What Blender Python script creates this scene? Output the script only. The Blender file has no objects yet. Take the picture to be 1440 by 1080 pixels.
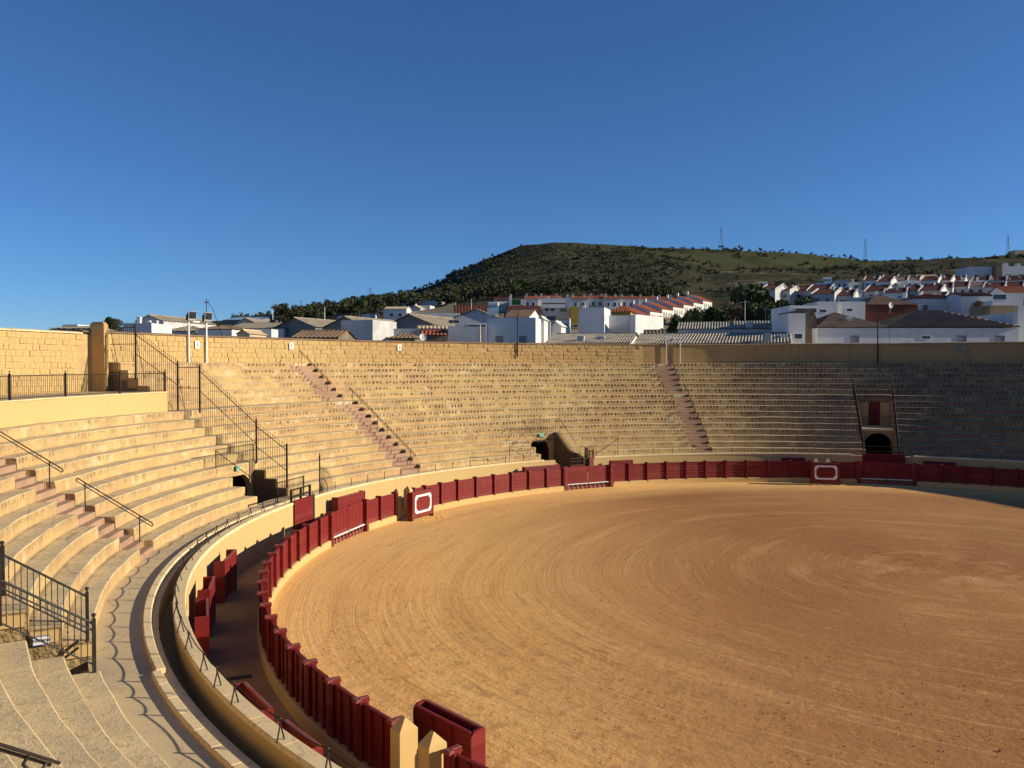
import bpy, math, random
import numpy as np
from mathutils import Vector, Matrix, noise as mnoise
R = math.radians
random.seed(7); rng = np.random.default_rng(7)
SC = bpy.context.scene
COL = SC.collection

# ------------------------------------------------------------------ camera, sky, sun, exposure
cam = bpy.data.cameras.new('camera'); camo = bpy.data.objects.new('camera', cam); COL.objects.link(camo)
camo.location = (0, 0, 9.07); camo.rotation_euler = (R(90 - 1.267), 0, 0)
cam.sensor_width = 36; cam.lens = 1189 / 1440 * 36; cam.clip_end = 9000; cam.clip_start = 0.1
SC.camera = camo
SUN_EL, SUN_AZ = 19.5, -4.0          # direction towards the sun: elevation, angle from +X
world = bpy.data.worlds.new('World'); SC.world = world; world.use_nodes = True
wn = world.node_tree.nodes; wl = world.node_tree.links; wn.clear()
sky = wn.new('ShaderNodeTexSky'); sky.sky_type = 'NISHITA'; sky.sun_disc = False
sky.sun_elevation = R(SUN_EL); sky.sun_rotation = R(90 - SUN_AZ)
sky.altitude = 3200; sky.air_density = 1.2; sky.dust_density = 0.6; sky.ozone_density = 8.4
bg = wn.new('ShaderNodeBackground'); bg.inputs['Strength'].default_value = 0.091
wo = wn.new('ShaderNodeOutputWorld'); wl.new(sky.outputs[0], bg.inputs[0]); wl.new(bg.outputs[0], wo.inputs[0])
sl = bpy.data.lights.new('sun', 'SUN'); sl.energy = 5.0; sl.angle = R(0.53); sl.color = (1.0, 0.87, 0.66)
so = bpy.data.objects.new('sun', sl); COL.objects.link(so)
sd = Vector((math.cos(R(SUN_EL)) * math.cos(R(SUN_AZ)), math.cos(R(SUN_EL)) * math.sin(R(SUN_AZ)), math.sin(R(SUN_EL))))
so.rotation_euler = sd.to_track_quat('Z', 'Y').to_euler(); so.location = (60, 0, 60)
SC.view_settings.view_transform = 'Standard'; SC.view_settings.look = 'None'
SC.view_settings.exposure = 0.32; SC.view_settings.gamma = 1.0
try: SC.view_settings.use_curve_mapping = False
except Exception: pass

# ------------------------------------------------------------------ helpers
class MB:
    def __init__(s): s.v = []; s.f = []
    def add(s, vs, fs):
        n = len(s.v); s.v += [tuple(p) for p in vs]; s.f += [tuple(i + n for i in q) for q in fs]; return s
    def box(s, x0, x1, y0, y1, z0, z1):
        vs = [(x0,y0,z0),(x1,y0,z0),(x1,y1,z0),(x0,y1,z0),(x0,y0,z1),(x1,y0,z1),(x1,y1,z1),(x0,y1,z1)]
        return s.add(vs, [(0,3,2,1),(4,5,6,7),(0,1,5,4),(1,2,6,5),(2,3,7,6),(3,0,4,7)])
    def bevbox(s, x0, x1, y0, y1, z0, z1, b=.01):
        # box whose top edge is chamfered
        vs = [(x0,y0,z0),(x1,y0,z0),(x1,y1,z0),(x0,y1,z0),(x0,y0,z1-b),(x1,y0,z1-b),(x1,y1,z1-b),(x0,y1,z1-b),
              (x0+b,y0+b,z1),(x1-b,y0+b,z1),(x1-b,y1-b,z1),(x0+b,y1-b,z1)]
        return s.add(vs, [(0,3,2,1),(0,1,5,4),(1,2,6,5),(2,3,7,6),(3,0,4,7),(4,5,9,8),(5,6,10,9),(6,7,11,10),(7,4,8,11),(8,9,10,11)])
    def tube(s, p0, p1, r=.02, n=6, r1=None):
        p0 = Vector(p0); p1 = Vector(p1); d = (p1 - p0)
        if d.length < 1e-6: return s
        d.normalize(); a = d.orthogonal().normalized(); b = d.cross(a); r1 = r if r1 is None else r1
        vs = [p0 + (a*math.cos(t) + b*math.sin(t))*r for t in [2*math.pi*i/n for i in range(n)]]
        vs += [p1 + (a*math.cos(t) + b*math.sin(t))*r1 for t in [2*math.pi*i/n for i in range(n)]]
        fs = [(i,(i+1)%n,n+(i+1)%n,n+i) for i in range(n)] + [tuple(range(n))[::-1], tuple(range(n,2*n))]
        return s.add(vs, fs)
    def path(s, pts, r=.02, n=5):
        for a, b in zip(pts[:-1], pts[1:]): s.tube(a, b, r, n)
        return s
    def ball(s, c, r, n=8, m=5):
        vs = []; 
        for j in range(m+1):
            t = math.pi*j/m
            for i in range(n):
                p = 2*math.pi*i/n; vs.append((c[0]+r*math.sin(t)*math.cos(p), c[1]+r*math.sin(t)*math.sin(p), c[2]+r*math.cos(t)))
        fs = [(j*n+i,(j+1)*n+i,(j+1)*n+(i+1)%n,j*n+(i+1)%n) for j in range(m) for i in range(n)]
        return s.add(vs, fs)
    def sweep(s, prof, a0, a1, step=1.0, rag=0.0, seed=0.0, cap=True):
        """profile [(r,z)...] listed anticlockwise swept over angles a0..a1 (deg) about the ring centre"""
        n = max(1, int(math.ceil(abs(a1-a0)/step))); k = len(prof); vs = []
        for i in range(n+1):
            a = a0 + (a1-a0)*i/n; ca, sa = math.cos(R(a)), math.sin(R(a))
            j = rag*mnoise.noise(Vector((a*.35, seed, .3))) if rag else 0
            j2 = rag*.7*mnoise.noise(Vector((a*.5, seed, 9.3))) if rag else 0
            for (r, z) in prof: vs.append(((r+j)*ca, (r+j)*sa, z+j2))
        fs = []
        for i in range(n):
            for q in range(k):
                q2 = (q+1) % k
                fs.append((i*k+q, i*k+q2, (i+1)*k+q2, (i+1)*k+q))
        if cap and abs(a1-a0) < 359.9: fs += [tuple(range(k))[::-1], tuple(n*k+q for q in range(k))]
        return s.add(vs, fs)
    def mesh(s, name, m=None, smooth=False):
        me = bpy.data.meshes.new(name); me.from_pydata(s.v, [], s.f)
        if m: me.materials.append(m)
        if smooth: me.polygons.foreach_set('use_smooth', [True]*len(me.polygons))
        me.update(); return me
    def build(s, name, m, parent=None, loc=(0,0,0), rz=0, fix=True, smooth=False):
        me = s.mesh(name, m, smooth)
        if fix: fixn(me)
        return link(name, me, parent, loc, rz)
import bmesh
def fixn(me):
    bm = bmesh.new(); bm.from_mesh(me); bmesh.ops.recalc_face_normals(bm, faces=bm.faces); bm.to_mesh(me); bm.free()
def link(name, me, parent=None, loc=(0,0,0), rz=0):
    o = bpy.data.objects.new(name, me); COL.objects.link(o); o.location = loc; o.rotation_euler = (0,0,rz)
    if parent: o.parent = parent
    return o
def tag(o, label=None, cat=None, group=None, kind=None):
    if label: o['label'] = label
    if cat: o['category'] = cat
    if group: o['group'] = group
    if kind: o['kind'] = kind
    return o
def empty(name, loc=(0,0,0), rz=0, label=None, cat=None, group=None):
    o = bpy.data.objects.new(name, None); COL.objects.link(o); o.location = loc; o.rotation_euler = (0,0,rz); o.empty_display_size = .3
    return tag(o, label, cat, group)
def copy_tree(o, loc=None, rz=None, label=None, parent=None):
    c = o.copy(); COL.objects.link(c)
    if parent: c.parent = parent
    for ch in list(o.children): copy_tree(ch, parent=c)
    if loc is not None: c.location = loc
    if rz is not None: c.rotation_euler = (0,0,rz)
    if label: c['label'] = label
    return c
CX, CY = 19.36, 36.61
def W(r, a, z=0.0): return (CX + r*math.cos(R(a)), CY + r*math.sin(R(a)), z)
def L(r, a, z=0.0): return (r*math.cos(R(a)), r*math.sin(R(a)), z)
def face_in(a): return R(a + 90)      # local +Y points to the ring centre

# ------------------------------------------------------------------ material helper
class NT:
    def __init__(s, name):
        s.m = bpy.data.materials.new(name); s.m.use_nodes = True; s.t = s.m.node_tree; s.n = s.t.nodes; s.n.clear()
        s.out = s.n.new('ShaderNodeOutputMaterial'); s.b = s.n.new('ShaderNodeBsdfPrincipled'); s.t.links.new(s.b.outputs[0], s.out.inputs[0])
        s.b.inputs['Specular IOR Level'].default_value = .25; s.tc = s.n.new('ShaderNodeTexCoord')
    def set(s, sock, v):
        if isinstance(v, bpy.types.NodeSocket): s.t.links.new(v, sock)
        else:
            if sock.type == 'RGBA' and len(v) == 3: v = (*v, 1)
            sock.default_value = v
    def math(s, op, a, b=0.0, c=None, clamp=False):
        n = s.n.new('ShaderNodeMath'); n.operation = op; n.use_clamp = clamp; s.set(n.inputs[0], a); s.set(n.inputs[1], b)
        if c is not None: s.set(n.inputs[2], c)
        return n.outputs[0]
    def vmath(s, op, a, b):
        n = s.n.new('ShaderNodeVectorMath'); n.operation = op; s.set(n.inputs[0], a); s.set(n.inputs[1], b); return n.outputs[0]
    def sep(s, v):
        n = s.n.new('ShaderNodeSeparateXYZ'); s.set(n.inputs[0], v); return n.outputs
    def comb(s, x, y, z):
        n = s.n.new('ShaderNodeCombineXYZ'); s.set(n.inputs[0], x); s.set(n.inputs[1], y); s.set(n.inputs[2], z); return n.outputs[0]
    def noise(s, v, scale, detail=4, rough=.55, dist=0):
        n = s.n.new('ShaderNodeTexNoise'); s.set(n.inputs['Vector'], v); n.inputs['Scale'].default_value = scale
        n.inputs['Detail'].default_value = detail; n.inputs['Roughness'].default_value = rough; n.inputs['Distortion'].default_value = dist
        return n.outputs[0]
    def mr(s, v, a, b, c=0.0, d=1.0, smooth=True):
        n = s.n.new('ShaderNodeMapRange'); n.interpolation_type = 'SMOOTHSTEP' if smooth else 'LINEAR'
        s.set(n.inputs[0], v); s.set(n.inputs[1], a); s.set(n.inputs[2], b); s.set(n.inputs[3], c); s.set(n.inputs[4], d); return n.outputs[0]
    def mix(s, f, a, b, mode='MIX'):
        n = s.n.new('ShaderNodeMix'); n.data_type = 'RGBA'; n.blend_type = mode; s.set(n.inputs[0], f); s.set(n.inputs[6], a); s.set(n.inputs[7], b); return n.outputs[2]
    def normal(s): return s.n.new('ShaderNodeNewGeometry').outputs['Normal']
    def bump(s, h, strength=.4, dist=.02):
        n = s.n.new('ShaderNodeBump'); n.inputs['Strength'].default_value = strength; n.inputs['Distance'].default_value = dist
        s.set(n.inputs['Height'], h); s.t.links.new(n.outputs[0], s.b.inputs['Normal'])
    def done(s, color, rough=.85, spec=None, metal=None):
        s.set(s.b.inputs['Base Color'], color); s.set(s.b.inputs['Roughness'], rough)
        if spec is not None: s.b.inputs['Specular IOR Level'].default_value = spec
        if metal is not None: s.b.inputs['Metallic'].default_value = metal
        return s.m
MAT = {}
def simple(name, c1, c2=None, scale=3.0, rough=.85, bump=.0, bscale=20, spec=.25, metal=None, bdist=.01):
    t = NT(name); v = t.tc.outputs['Object']
    if c2 is None: col = c1 if len(c1) == 4 else (*c1, 1)
    else: col = t.mix(t.mr(t.noise(v, scale, 5, .6), .35, .65), c1, c2)
    if bump: t.bump(t.noise(v, bscale, 4, .6), bump, bdist)
    m = t.done(col, rough, spec, metal); MAT[name] = m; return m

def seats_material():
    t = NT('weathered_seat_plaster'); o = t.tc.outputs['Object']; x, y, z = t.sep(o)
    ang0 = t.math('ARCTAN2', y, x); ang = t.math('ADD', ang0, t.math('MULTIPLY', t.math('LESS_THAN', ang0, -1.7), 2*math.pi)); nz = t.sep(t.normal())[2]
    top = t.mr(nz, .5, .8)
    n1 = t.noise(o, .16, 3, .5); n2 = t.noise(o, .9, 5, .6); n3 = t.noise(o, 7, 5, .65); n4 = t.noise(o, 28, 3, .6)
    s = t.math('MULTIPLY', ang, 40.0)
    row = t.math('FLOOR', t.math('DIVIDE', t.math('SUBTRACT', z, 1.735), .47))
    jit = t.math('MULTIPLY', t.noise(o, 1.4, 2), 1.3)
    u = t.math('ADD', t.math('ADD', t.math('DIVIDE', s, .31), jit), t.math('MULTIPLY', row, .37))
    cell = t.math('FLOOR', u)
    wn_ = t.n.new('ShaderNodeTexWhiteNoise'); wn_.noise_dimensions = '2D'; t.set(wn_.inputs['Vector'], t.comb(cell, row, 0)); rnd = wn_.outputs[0]
    tri = t.math('MULTIPLY', t.math('ABSOLUTE', t.math('SUBTRACT', t.math('FRACT', u), .5)), 2.0)
    colm = t.mr(t.math('ADD', tri, t.math('MULTIPLY', t.math('SUBTRACT', n3, .5), .9)), .70, .36)
    zf = t.math('FRACT', t.math('DIVIDE', t.math('SUBTRACT', z, 1.735), .47))
    low = t.math('ADD', .28, t.math('MULTIPLY', rnd, .32))
    band = t.math('MULTIPLY', t.mr(t.math('SUBTRACT', zf, low), -.06, .05), t.mr(zf, .99, .9))
    # left stands are freshly limewashed, far ones weathered; right-hand shade is painted in
    a2 = t.math('ABSOLUTE', t.math('SUBTRACT', ang, R(102)))
    far = t.math('MAXIMUM', t.mr(a2, R(24), R(66), 1.0, .52), t.mr(ang, R(84), R(60)))
    painted_shade = t.mr(ang, R(98), R(66))
    upper = t.mr(z, 2.2, 5.0, .45, 1.0)
    keep = t.mr(t.math('ADD', rnd, t.math('MULTIPLY', t.math('SUBTRACT', n2, .5), 1.6)), .02, .42)
    amt = t.math('MULTIPLY', t.math('MULTIPLY', t.mr(n1, .30, .62, .6, 1.0), keep), t.math('MULTIPLY', far, upper))
    patch = t.mr(t.noise(o, .42, 4, .65), .44, .58); leftm = t.mr(ang, R(128), R(150)); amt = t.math('MULTIPLY', amt, t.math('SUBTRACT', 1.0, t.math('MULTIPLY', leftm, t.math('SUBTRACT', 1.0, patch))))
    mark = t.math('MULTIPLY', t.math('MULTIPLY', colm, band), amt, clamp=True)
    lich = t.math('MULTIPLY', t.mr(n3, .48, .68), t.math('MULTIPLY', t.mr(n2, .45, .62), t.math('MULTIPLY', far, upper)))
    drip = t.noise(t.comb(s, t.math('MULTIPLY', z, .35), 0), 2.6, 4, .7)
    ris = t.mix(t.mr(n2, .38, .66), (.538, .399, .176), (.504, .344, .164))
    ris = t.mix(t.math('MULTIPLY', t.mr(n1, .40, .62), .65), ris, (.470, .290, .143))
    ris = t.mix(t.math('MULTIPLY', t.mr(drip, .47, .70), t.mr(zf, .25, .95, .25, .80)), ris, (.24, .185, .11))
    blot = t.math('MULTIPLY', t.mr(t.noise(o, .55, 6, .72), .52, .62), t.math('MULTIPLY', far, upper))
    ris = t.mix(t.math('MULTIPLY', blot, .38), ris, (.26, .19, .10))
    ris = t.mix(t.math('MULTIPLY', lich, .72), ris, (.14, .115, .065))
    ris = t.mix(t.math('MULTIPLY', t.mr(t.noise(o, .8, 4, .6), .56, .66), .45), ris, (.68, .56, .34))
    ris = t.mix(t.math('MULTIPLY', t.mr(n4, .62, .75), .35), ris, (.8, .65, .4))
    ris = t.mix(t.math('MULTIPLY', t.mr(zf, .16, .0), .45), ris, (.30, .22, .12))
    ris = t.mix(t.math('MULTIPLY', painted_shade, t.mr(n2, .25, .6, .45, .85)), ris, (.20, .145, .095))
    ris = t.mix(t.math('MULTIPLY', mark, .93), ris, (.075, .05, .026))
    tr = t.mix(t.mr(n2, .35, .65), (.74, .57, .31), (.60, .465, .27))
    tr = t.mix(t.math('MULTIPLY', t.mr(n3, .5, .72), .55), tr, (.25, .20, .13))
    tr = t.mix(t.math('MULTIPLY', t.mr(t.noise(o, 16, 5, .75), .50, .66), .5), tr, (.24, .195, .13))
    tr = t.mix(t.math('MULTIPLY', t.mr(n4, .58, .70), .6), tr, (.82, .72, .52))
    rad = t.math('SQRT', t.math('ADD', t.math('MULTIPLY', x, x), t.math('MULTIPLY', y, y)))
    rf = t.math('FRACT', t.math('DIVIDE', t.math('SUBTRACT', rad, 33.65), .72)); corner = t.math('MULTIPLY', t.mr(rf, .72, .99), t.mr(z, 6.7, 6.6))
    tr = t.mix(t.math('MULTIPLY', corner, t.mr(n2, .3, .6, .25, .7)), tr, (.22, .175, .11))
    vo = t.n.new('ShaderNodeTexVoronoi'); vo.feature = 'DISTANCE_TO_EDGE'; vo.inputs['Scale'].default_value = .55; t.set(vo.inputs['Vector'], t.vmath('ADD', o, t.comb(t.math('MULTIPLY', n3, .5), t.math('MULTIPLY', n2, .8), 0)))
    crack = t.math('MULTIPLY', t.mr(vo.outputs['Distance'], .012, .0), t.mr(n1, .42, .55)); tr = t.mix(t.math('MULTIPLY', crack, .7), tr, (.12, .095, .065))
    # stone joints across the treads
    jr = t.math('FRACT', t.math('ADD', t.math('DIVIDE', s, 1.15), t.math('MULTIPLY', row, .43)))
    jn = t.math('MULTIPLY', t.mr(t.math('ABSOLUTE', t.math('SUBTRACT', jr, .5)), .485, .5), .5)
    tr = t.mix(jn, tr, (.78, .63, .38))
    tr = t.mix(t.math('MULTIPLY', painted_shade, .7), tr, (.22, .165, .11))
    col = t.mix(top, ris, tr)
    h = t.math('ADD', t.math('MULTIPLY', n3, .6), t.math('ADD', t.math('MULTIPLY', n4, .4), t.math('MULTIPLY', mark, -.9)))
    t.bump(h, .75, .035)
    return t.done(col, .93, .12)

def sand_material():
    t = NT('raked_sand'); o = t.tc.outputs['Object']; x, y, z = t.sep(o)
    r = t.math('SQRT', t.math('ADD', t.math('ADD', t.math('MULTIPLY', x, x), t.math('MULTIPLY', y, y)), .01))
    ca = t.math('DIVIDE', x, r); sa = t.math('DIVIDE', y, r)
    n0 = t.noise(o, .07, 3, .5); n1 = t.noise(o, .5, 5, .6); n2 = t.noise(o, 4, 6, .7); n3 = t.noise(o, 22, 4, .7); n5 = t.noise(o, 1.6, 5, .65)
    rr = t.math('ADD', r, t.math('MULTIPLY', t.noise(o, .055, 2, .4), 3.0))
    def ring(k, m, off): return t.comb(t.math('MULTIPLY', rr, k), t.math('MULTIPLY', ca, m), t.math('ADD', t.math('MULTIPLY', sa, m), off))
    g0 = t.noise(ring(.8, 1.0, 7), 1.0, 3, .6); g1 = t.noise(ring(5.5, 3.0, 0), 1.0, 4, .7); g2 = t.noise(ring(13, 5.0, 3), 1.0, 2, .6)
    c = t.mix(t.mr(n1, .3, .7), (.84, .455, .145), (.89, .50, .17))
    c = t.mix(t.math('MULTIPLY', t.mr(n0, .35, .65), .5), c, (.90, .54, .20))
    m = t.math('MULTIPLY', t.mr(t.math('ADD', x, t.math('MULTIPLY', n0, 8)), -21, -3, 0, 1), t.mr(r, 27.5, 23.0))  # sunlit left side painted in: sand stays lighter there, darker towards the centre
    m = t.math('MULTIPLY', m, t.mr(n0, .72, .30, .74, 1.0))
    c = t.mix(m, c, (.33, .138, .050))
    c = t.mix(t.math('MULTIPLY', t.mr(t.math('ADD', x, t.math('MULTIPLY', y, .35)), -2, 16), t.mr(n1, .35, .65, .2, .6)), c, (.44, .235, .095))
    c = t.mix(t.math('MULTIPLY', t.mr(g0, .50, .66), .22), c, (.40, .19, .07)); c = t.mix(t.math('MULTIPLY', t.mr(g0, .48, .34), .16), c, (.92, .56, .22))
    c = t.mix(t.math('MULTIPLY', t.mr(g1, .53, .70), .34), c, (.36, .18, .07)); c = t.mix(t.math('MULTIPLY', t.mr(g1, .46, .30), .26), c, (.93, .60, .27))
    c = t.mix(t.math('MULTIPLY', t.mr(g2, .58, .72), .28), c, (.36, .18, .075))
    ln = t.math('ABSOLUTE', t.math('SUBTRACT', t.noise(ring(1.4, .8, 11), 1.0, 2, .45), .5))
    brk = t.mr(t.noise(o, .25, 3, .6), .44, .58)
    c = t.mix(t.math('MULTIPLY', t.math('MULTIPLY', t.mr(ln, .006, .0), brk), .55), c, (.30, .145, .055))
    ln2 = t.math('ABSOLUTE', t.math('SUBTRACT', t.noise(ring(3.6, 1.6, 21), 1.0, 1, .4), .5))
    c = t.mix(t.math('MULTIPLY', t.mr(ln2, .012, .0), t.mr(n5, .45, .6, .05, .38)), c, (.32, .16, .065))
    cen = t.math('MULTIPLY', t.mr(t.noise(o, .35, 4, .65), .50, .66), t.mr(r, 9.0, 2.0)); c = t.mix(t.math('MULTIPLY', cen, .28), c, (.80, .54, .29))
    rough_ = t.mr(y, 2, -14)      # trampled towards the near side
    c = t.mix(t.math('MULTIPLY', t.mr(n5, .50, .66), t.math('MULTIPLY', rough_, .45)), c, (.36, .185, .075))
    c = t.mix(t.math('MULTIPLY', t.mr(n2, .54, .70), .42), c, (.36, .18, .075)); c = t.mix(t.math('MULTIPLY', t.mr(n2, .44, .30), .25), c, (.94, .62, .30))
    c = t.mix(t.math('MULTIPLY', t.mr(n3, .60, .78), .35), c, (.92, .64, .34)); c = t.mix(t.math('MULTIPLY', t.mr(n3, .42, .28), .35), c, (.30, .155, .07))
    c = t.mix(t.math('MULTIPLY', t.mr(r, 26.2, 28.2), .5), c, (.90, .57, .21))
    h = t.math('ADD', t.math('MULTIPLY', g1, .55), t.math('ADD', t.math('MULTIPLY', g2, .25), t.math('ADD', t.math('MULTIPLY', n2, .8), t.math('ADD', t.math('MULTIPLY', n3, .45), t.math('MULTIPLY', n5, t.math('MULTIPLY', rough_, 1.6))))))
    t.bump(h, .62, .055)
    return t.done(c, .95, .1)

def stone_material():
    t = NT('yellow_wall_stone'); o = t.tc.outputs['Object']; x, y, z = t.sep(o)
    n1 = t.noise(o, .22, 3, .5); n2 = t.noise(o, 1.7, 5, .6); n3 = t.noise(o, 11, 5, .65); n4 = t.noise(o, 40, 3, .6)
    ang = t.math('ARCTAN2', y, x)
    ang0_ = ang; ang = t.math('ADD', ang0_, t.math('MULTIPLY', t.math('LESS_THAN', ang0_, -1.7), 2*math.pi))
    ochre = t.mr(t.math('ABSOLUTE', t.math('SUBTRACT', ang, R(95))), R(25), R(70))
    c = t.mix(t.mr(n2, .35, .65), (.571, .420, .189), (.504, .344, .143))
    c = t.mix(t.math('MULTIPLY', t.math('SUBTRACT', 1.0, ochre), .75), c, (.420, .269, .109))
    c = t.mix(t.math('MULTIPLY', t.mr(n1, .45, .65), .4), c, (.470, .302, .134))
    c = t.mix(t.math('MULTIPLY', t.mr(n2, .52, .66), .5), c, (.46, .29, .13))
    c = t.mix(t.math('MULTIPLY', t.mr(n3, .50, .70), .50), c, (.34, .22, .10))
    c = t.mix(t.math('MULTIPLY', t.mr(n4, .6, .75), .35), c, (.80, .65, .38))
    h = t.math('ADD', t.math('MULTIPLY', n3, .8), t.math('MULTIPLY', n4, .3)); t.bump(h, .6, .03)
    return t.done(c, .93, .12)

def render_material(name, c1, c2, c3=None, dirt=.35):
    t = NT(name); o = t.tc.outputs['Object']; z = t.sep(o)[2]
    n1 = t.noise(o, .35, 4, .6); n2 = t.noise(o, 3.0, 5, .65); n3 = t.noise(o, 30, 3, .6)
    dr = t.noise(t.vmath('MULTIPLY', o, (2.2, 2.2, .25)), 1.0, 4, .65)
    c = t.mix(t.mr(n1, .35, .65), c1, c2)
    c = t.mix(t.math('MULTIPLY', t.mr(dr, .52, .78), dirt), c, c3 or tuple(k*.55 for k in c1))
    c = t.mix(t.math('MULTIPLY', t.mr(n2, .58, .75), dirt*.6), c, c3 or tuple(k*.6 for k in c1))
    n4 = t.noise(o, 11, 5, .75); c = t.mix(t.math('MULTIPLY', t.mr(n4, .50, .66), dirt*.8), c, c3 or tuple(k*.6 for k in c1))
    if dirt > .3:
        vo = t.n.new('ShaderNodeTexVoronoi'); vo.feature = 'DISTANCE_TO_EDGE'; vo.inputs['Scale'].default_value = .45; t.set(vo.inputs['Vector'], t.vmath('ADD', o, t.comb(t.math('MULTIPLY', n4, .35), t.math('MULTIPLY', n2, .9), 0)))
        c = t.mix(t.math('MULTIPLY', t.mr(vo.outputs['Distance'], .010, .0), t.mr(n1, .42, .56, 0, .6)), c, tuple(k*.3 for k in c1))
    t.bump(t.math('ADD', n2, t.math('MULTIPLY', n3, .4)), .25, .012)
    MAT[name] = t.done(c, .9, .15); return MAT[name]

def painted_wood(name, c1, c2, c3):
    t = NT(name); o = t.tc.outputs['Object']
    g = t.noise(t.vmath('MULTIPLY', o, (1.5, 9.0, 9.0)), 1.6, 5, .65); n2 = t.noise(o, 1.1, 4, .6); n3 = t.noise(o, 34, 3, .6)
    c = t.mix(t.mr(g, .3, .7), c1, c2)
    c = t.mix(t.math('MULTIPLY', t.mr(n2, .50, .75), .5), c, c3)
    xyz = t.sep(o); oi = t.n.new('ShaderNodeObjectInfo').outputs['Random']
    wv = t.n.new('ShaderNodeTexWhiteNoise'); wv.noise_dimensions = '2D'; t.set(wv.inputs['Vector'], t.comb(t.math('FLOOR', t.math('DIVIDE', t.math('SUBTRACT', xyz[2], .37), .246)), t.math('MULTIPLY', oi, 57.0), 0))
    c = t.mix(t.math('MULTIPLY', wv.outputs[0], .45), c, tuple(k*.62 for k in c1))
    c = t.mix(t.math('MULTIPLY', t.mr(wv.outputs[0], .75, 1.0), .30), c, tuple(min(1, k*1.5+.03) for k in c1))
    c = t.mix(t.math('MULTIPLY', t.mr(xyz[2], .75, .25), t.mr(n2, .40, .62, .03, .32)), c, (.28, .13, .08))
    sc = t.noise(t.vmath('MULTIPLY', o, (1.2, 14.0, 14.0)), 2.5, 3, .7); c = t.mix(t.math('MULTIPLY', t.mr(sc, .67, .73), .40), c, (.36, .20, .15))
    c = t.mix(t.math('MULTIPLY', t.mr(n3, .68, .75), .35), c, (.34, .18, .13))
    t.bump(t.math('ADD', g, t.math('MULTIPLY', n3, .3)), .3, .006)
    MAT[name] = t.done(c, t.mr(n2, .3, .7, .5, .75), .3); return MAT[name]

def hill_material():
    t = NT('grassy_hillside'); o = t.tc.outputs['Object']; x, y, z = t.sep(o)
    n0 = t.noise(o, .006, 4, .55); n1 = t.noise(t.vmath('MULTIPLY', o, (1, 1, 3.5)), .022, 5, .62); n2 = t.noise(o, .12, 6, .7); n3 = t.noise(o, .55, 4, .7)
    c = t.mix(t.mr(n1, .38, .62), (.053, .050, .027), (.098, .080, .046))
    c = t.mix(t.mr(n2, .46, .60), c, (.035, .045, .018))
    c = t.mix(t.math('MULTIPLY', t.mr(n1, .56, .66), t.mr(n2, .55, .40)), c, (.21, .165, .10))
    c = t.mix(t.math('MULTIPLY', t.mr(n3, .60, .74), .55), c, (.030, .038, .016))
    c = t.mix(t.math('MULTIPLY', t.mr(z, 82, 96), t.mr(n0, .40, .55, .3, .9)), c, (.062, .070, .030))
    c = t.mix(t.math('MULTIPLY', t.mr(t.math('SUBTRACT', x, t.math('MULTIPLY', z, .55)), 10, -60), t.mr(y, 520, 640)), c, (.040, .036, .024))  # shade of the left-facing flank painted into the ground colour
    near = t.mr(y, 330, 180); c = t.mix(near, c, (.26, .22, .16))
    t.bump(t.math('ADD', n2, t.math('MULTIPLY', n3, .5)), .8, 1.2)
    return t.done(c, .97, .05)

def leaf_material(name, c1, c2, c3):
    t = NT(name); o = t.tc.outputs['Object']; oi = t.n.new('ShaderNodeObjectInfo').outputs['Random']
    c = t.mix(t.mr(t.noise(o, .9, 4, .7), .35, .65), c1, c2); c = t.mix(t.math('MULTIPLY', t.mr(t.noise(o, 5, 3, .6), .5, .7), .7), c, c3)
    c = t.mix(t.math('MULTIPLY', oi, .35), c, c2)
    MAT[name] = t.done(c, .8, .2); return MAT[name]

def tile_material(name, c1, c2, c3):
    t = NT(name); o = t.tc.outputs['Object']
    n1 = t.noise(o, .5, 4, .6); n2 = t.noise(t.vmath('MULTIPLY', o, (5, 1.2, 1.2)), 2.0, 5, .7); n3 = t.noise(o, 9, 4, .7)
    c = t.mix(t.mr(n2, .35, .65), c1, c2); c = t.mix(t.math('MULTIPLY', t.mr(n1, .45, .65), .6), c, c3)
    c = t.mix(t.math('MULTIPLY', t.mr(n3, .58, .74), .6), c, tuple(k*.4 for k in c1))
    t.bump(n3, .5, .03)
    MAT[name] = t.done(c, .92, .1); return MAT[name]

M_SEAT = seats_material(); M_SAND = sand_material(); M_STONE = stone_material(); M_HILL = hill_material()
M_REND = render_material('yellow_render', (.588, .416, .181), (.563, .395, .168), (.470, .336, .155), .22)
M_OCHRE = render_material('ochre_render', (.437, .286, .122), (.386, .252, .109), (.185, .130, .071), .55)
M_MORTAR = simple('wall_mortar', (.50, .36, .165), (.43, .30, .14), 2, .95, .5, 15)
M_WALK = render_material('walkway_concrete', (.66, .51, .29), (.58, .45, .26), (.33, .265, .17), .5)
M_COPE = render_material('coping_plaster', (.82, .64, .36), (.76, .58, .32), (.319, .252, .160), .35)
M_RSTEP = render_material('red_sandstone', (.44, .29, .185), (.34, .215, .14), (.24, .135, .09), .5)
M_SHADED = render_material('shade_tinted_plaster', (.17, .115, .065), (.12, .08, .045), (.06, .045, .03), .5)  # darkened plaster: shade painted onto the walls turned from the sun
M_DEEP = simple('tunnel_painted_dark', (.045, .032, .022), (.03, .022, .016), 3, .95)  # near-black colour paints in the darkness inside the tunnels
M_RUBBLE = simple('rubble_stone', (.42, .30, .14), (.20, .14, .07), 6, .95, 1.0, 9, bdist=.12)
M_RED = painted_wood('red_painted_wood', (.202, .014, .013), (.163, .011, .011), (.103, .009, .009))
M_REDCAP = painted_wood('faded_red_paint', (.27, .075, .065), (.21, .045, .04), (.34, .17, .15))
M_WHITEP = render_material('white_paint', (.80, .79, .76), (.74, .73, .70), (.5, .48, .44), .3)
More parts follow.
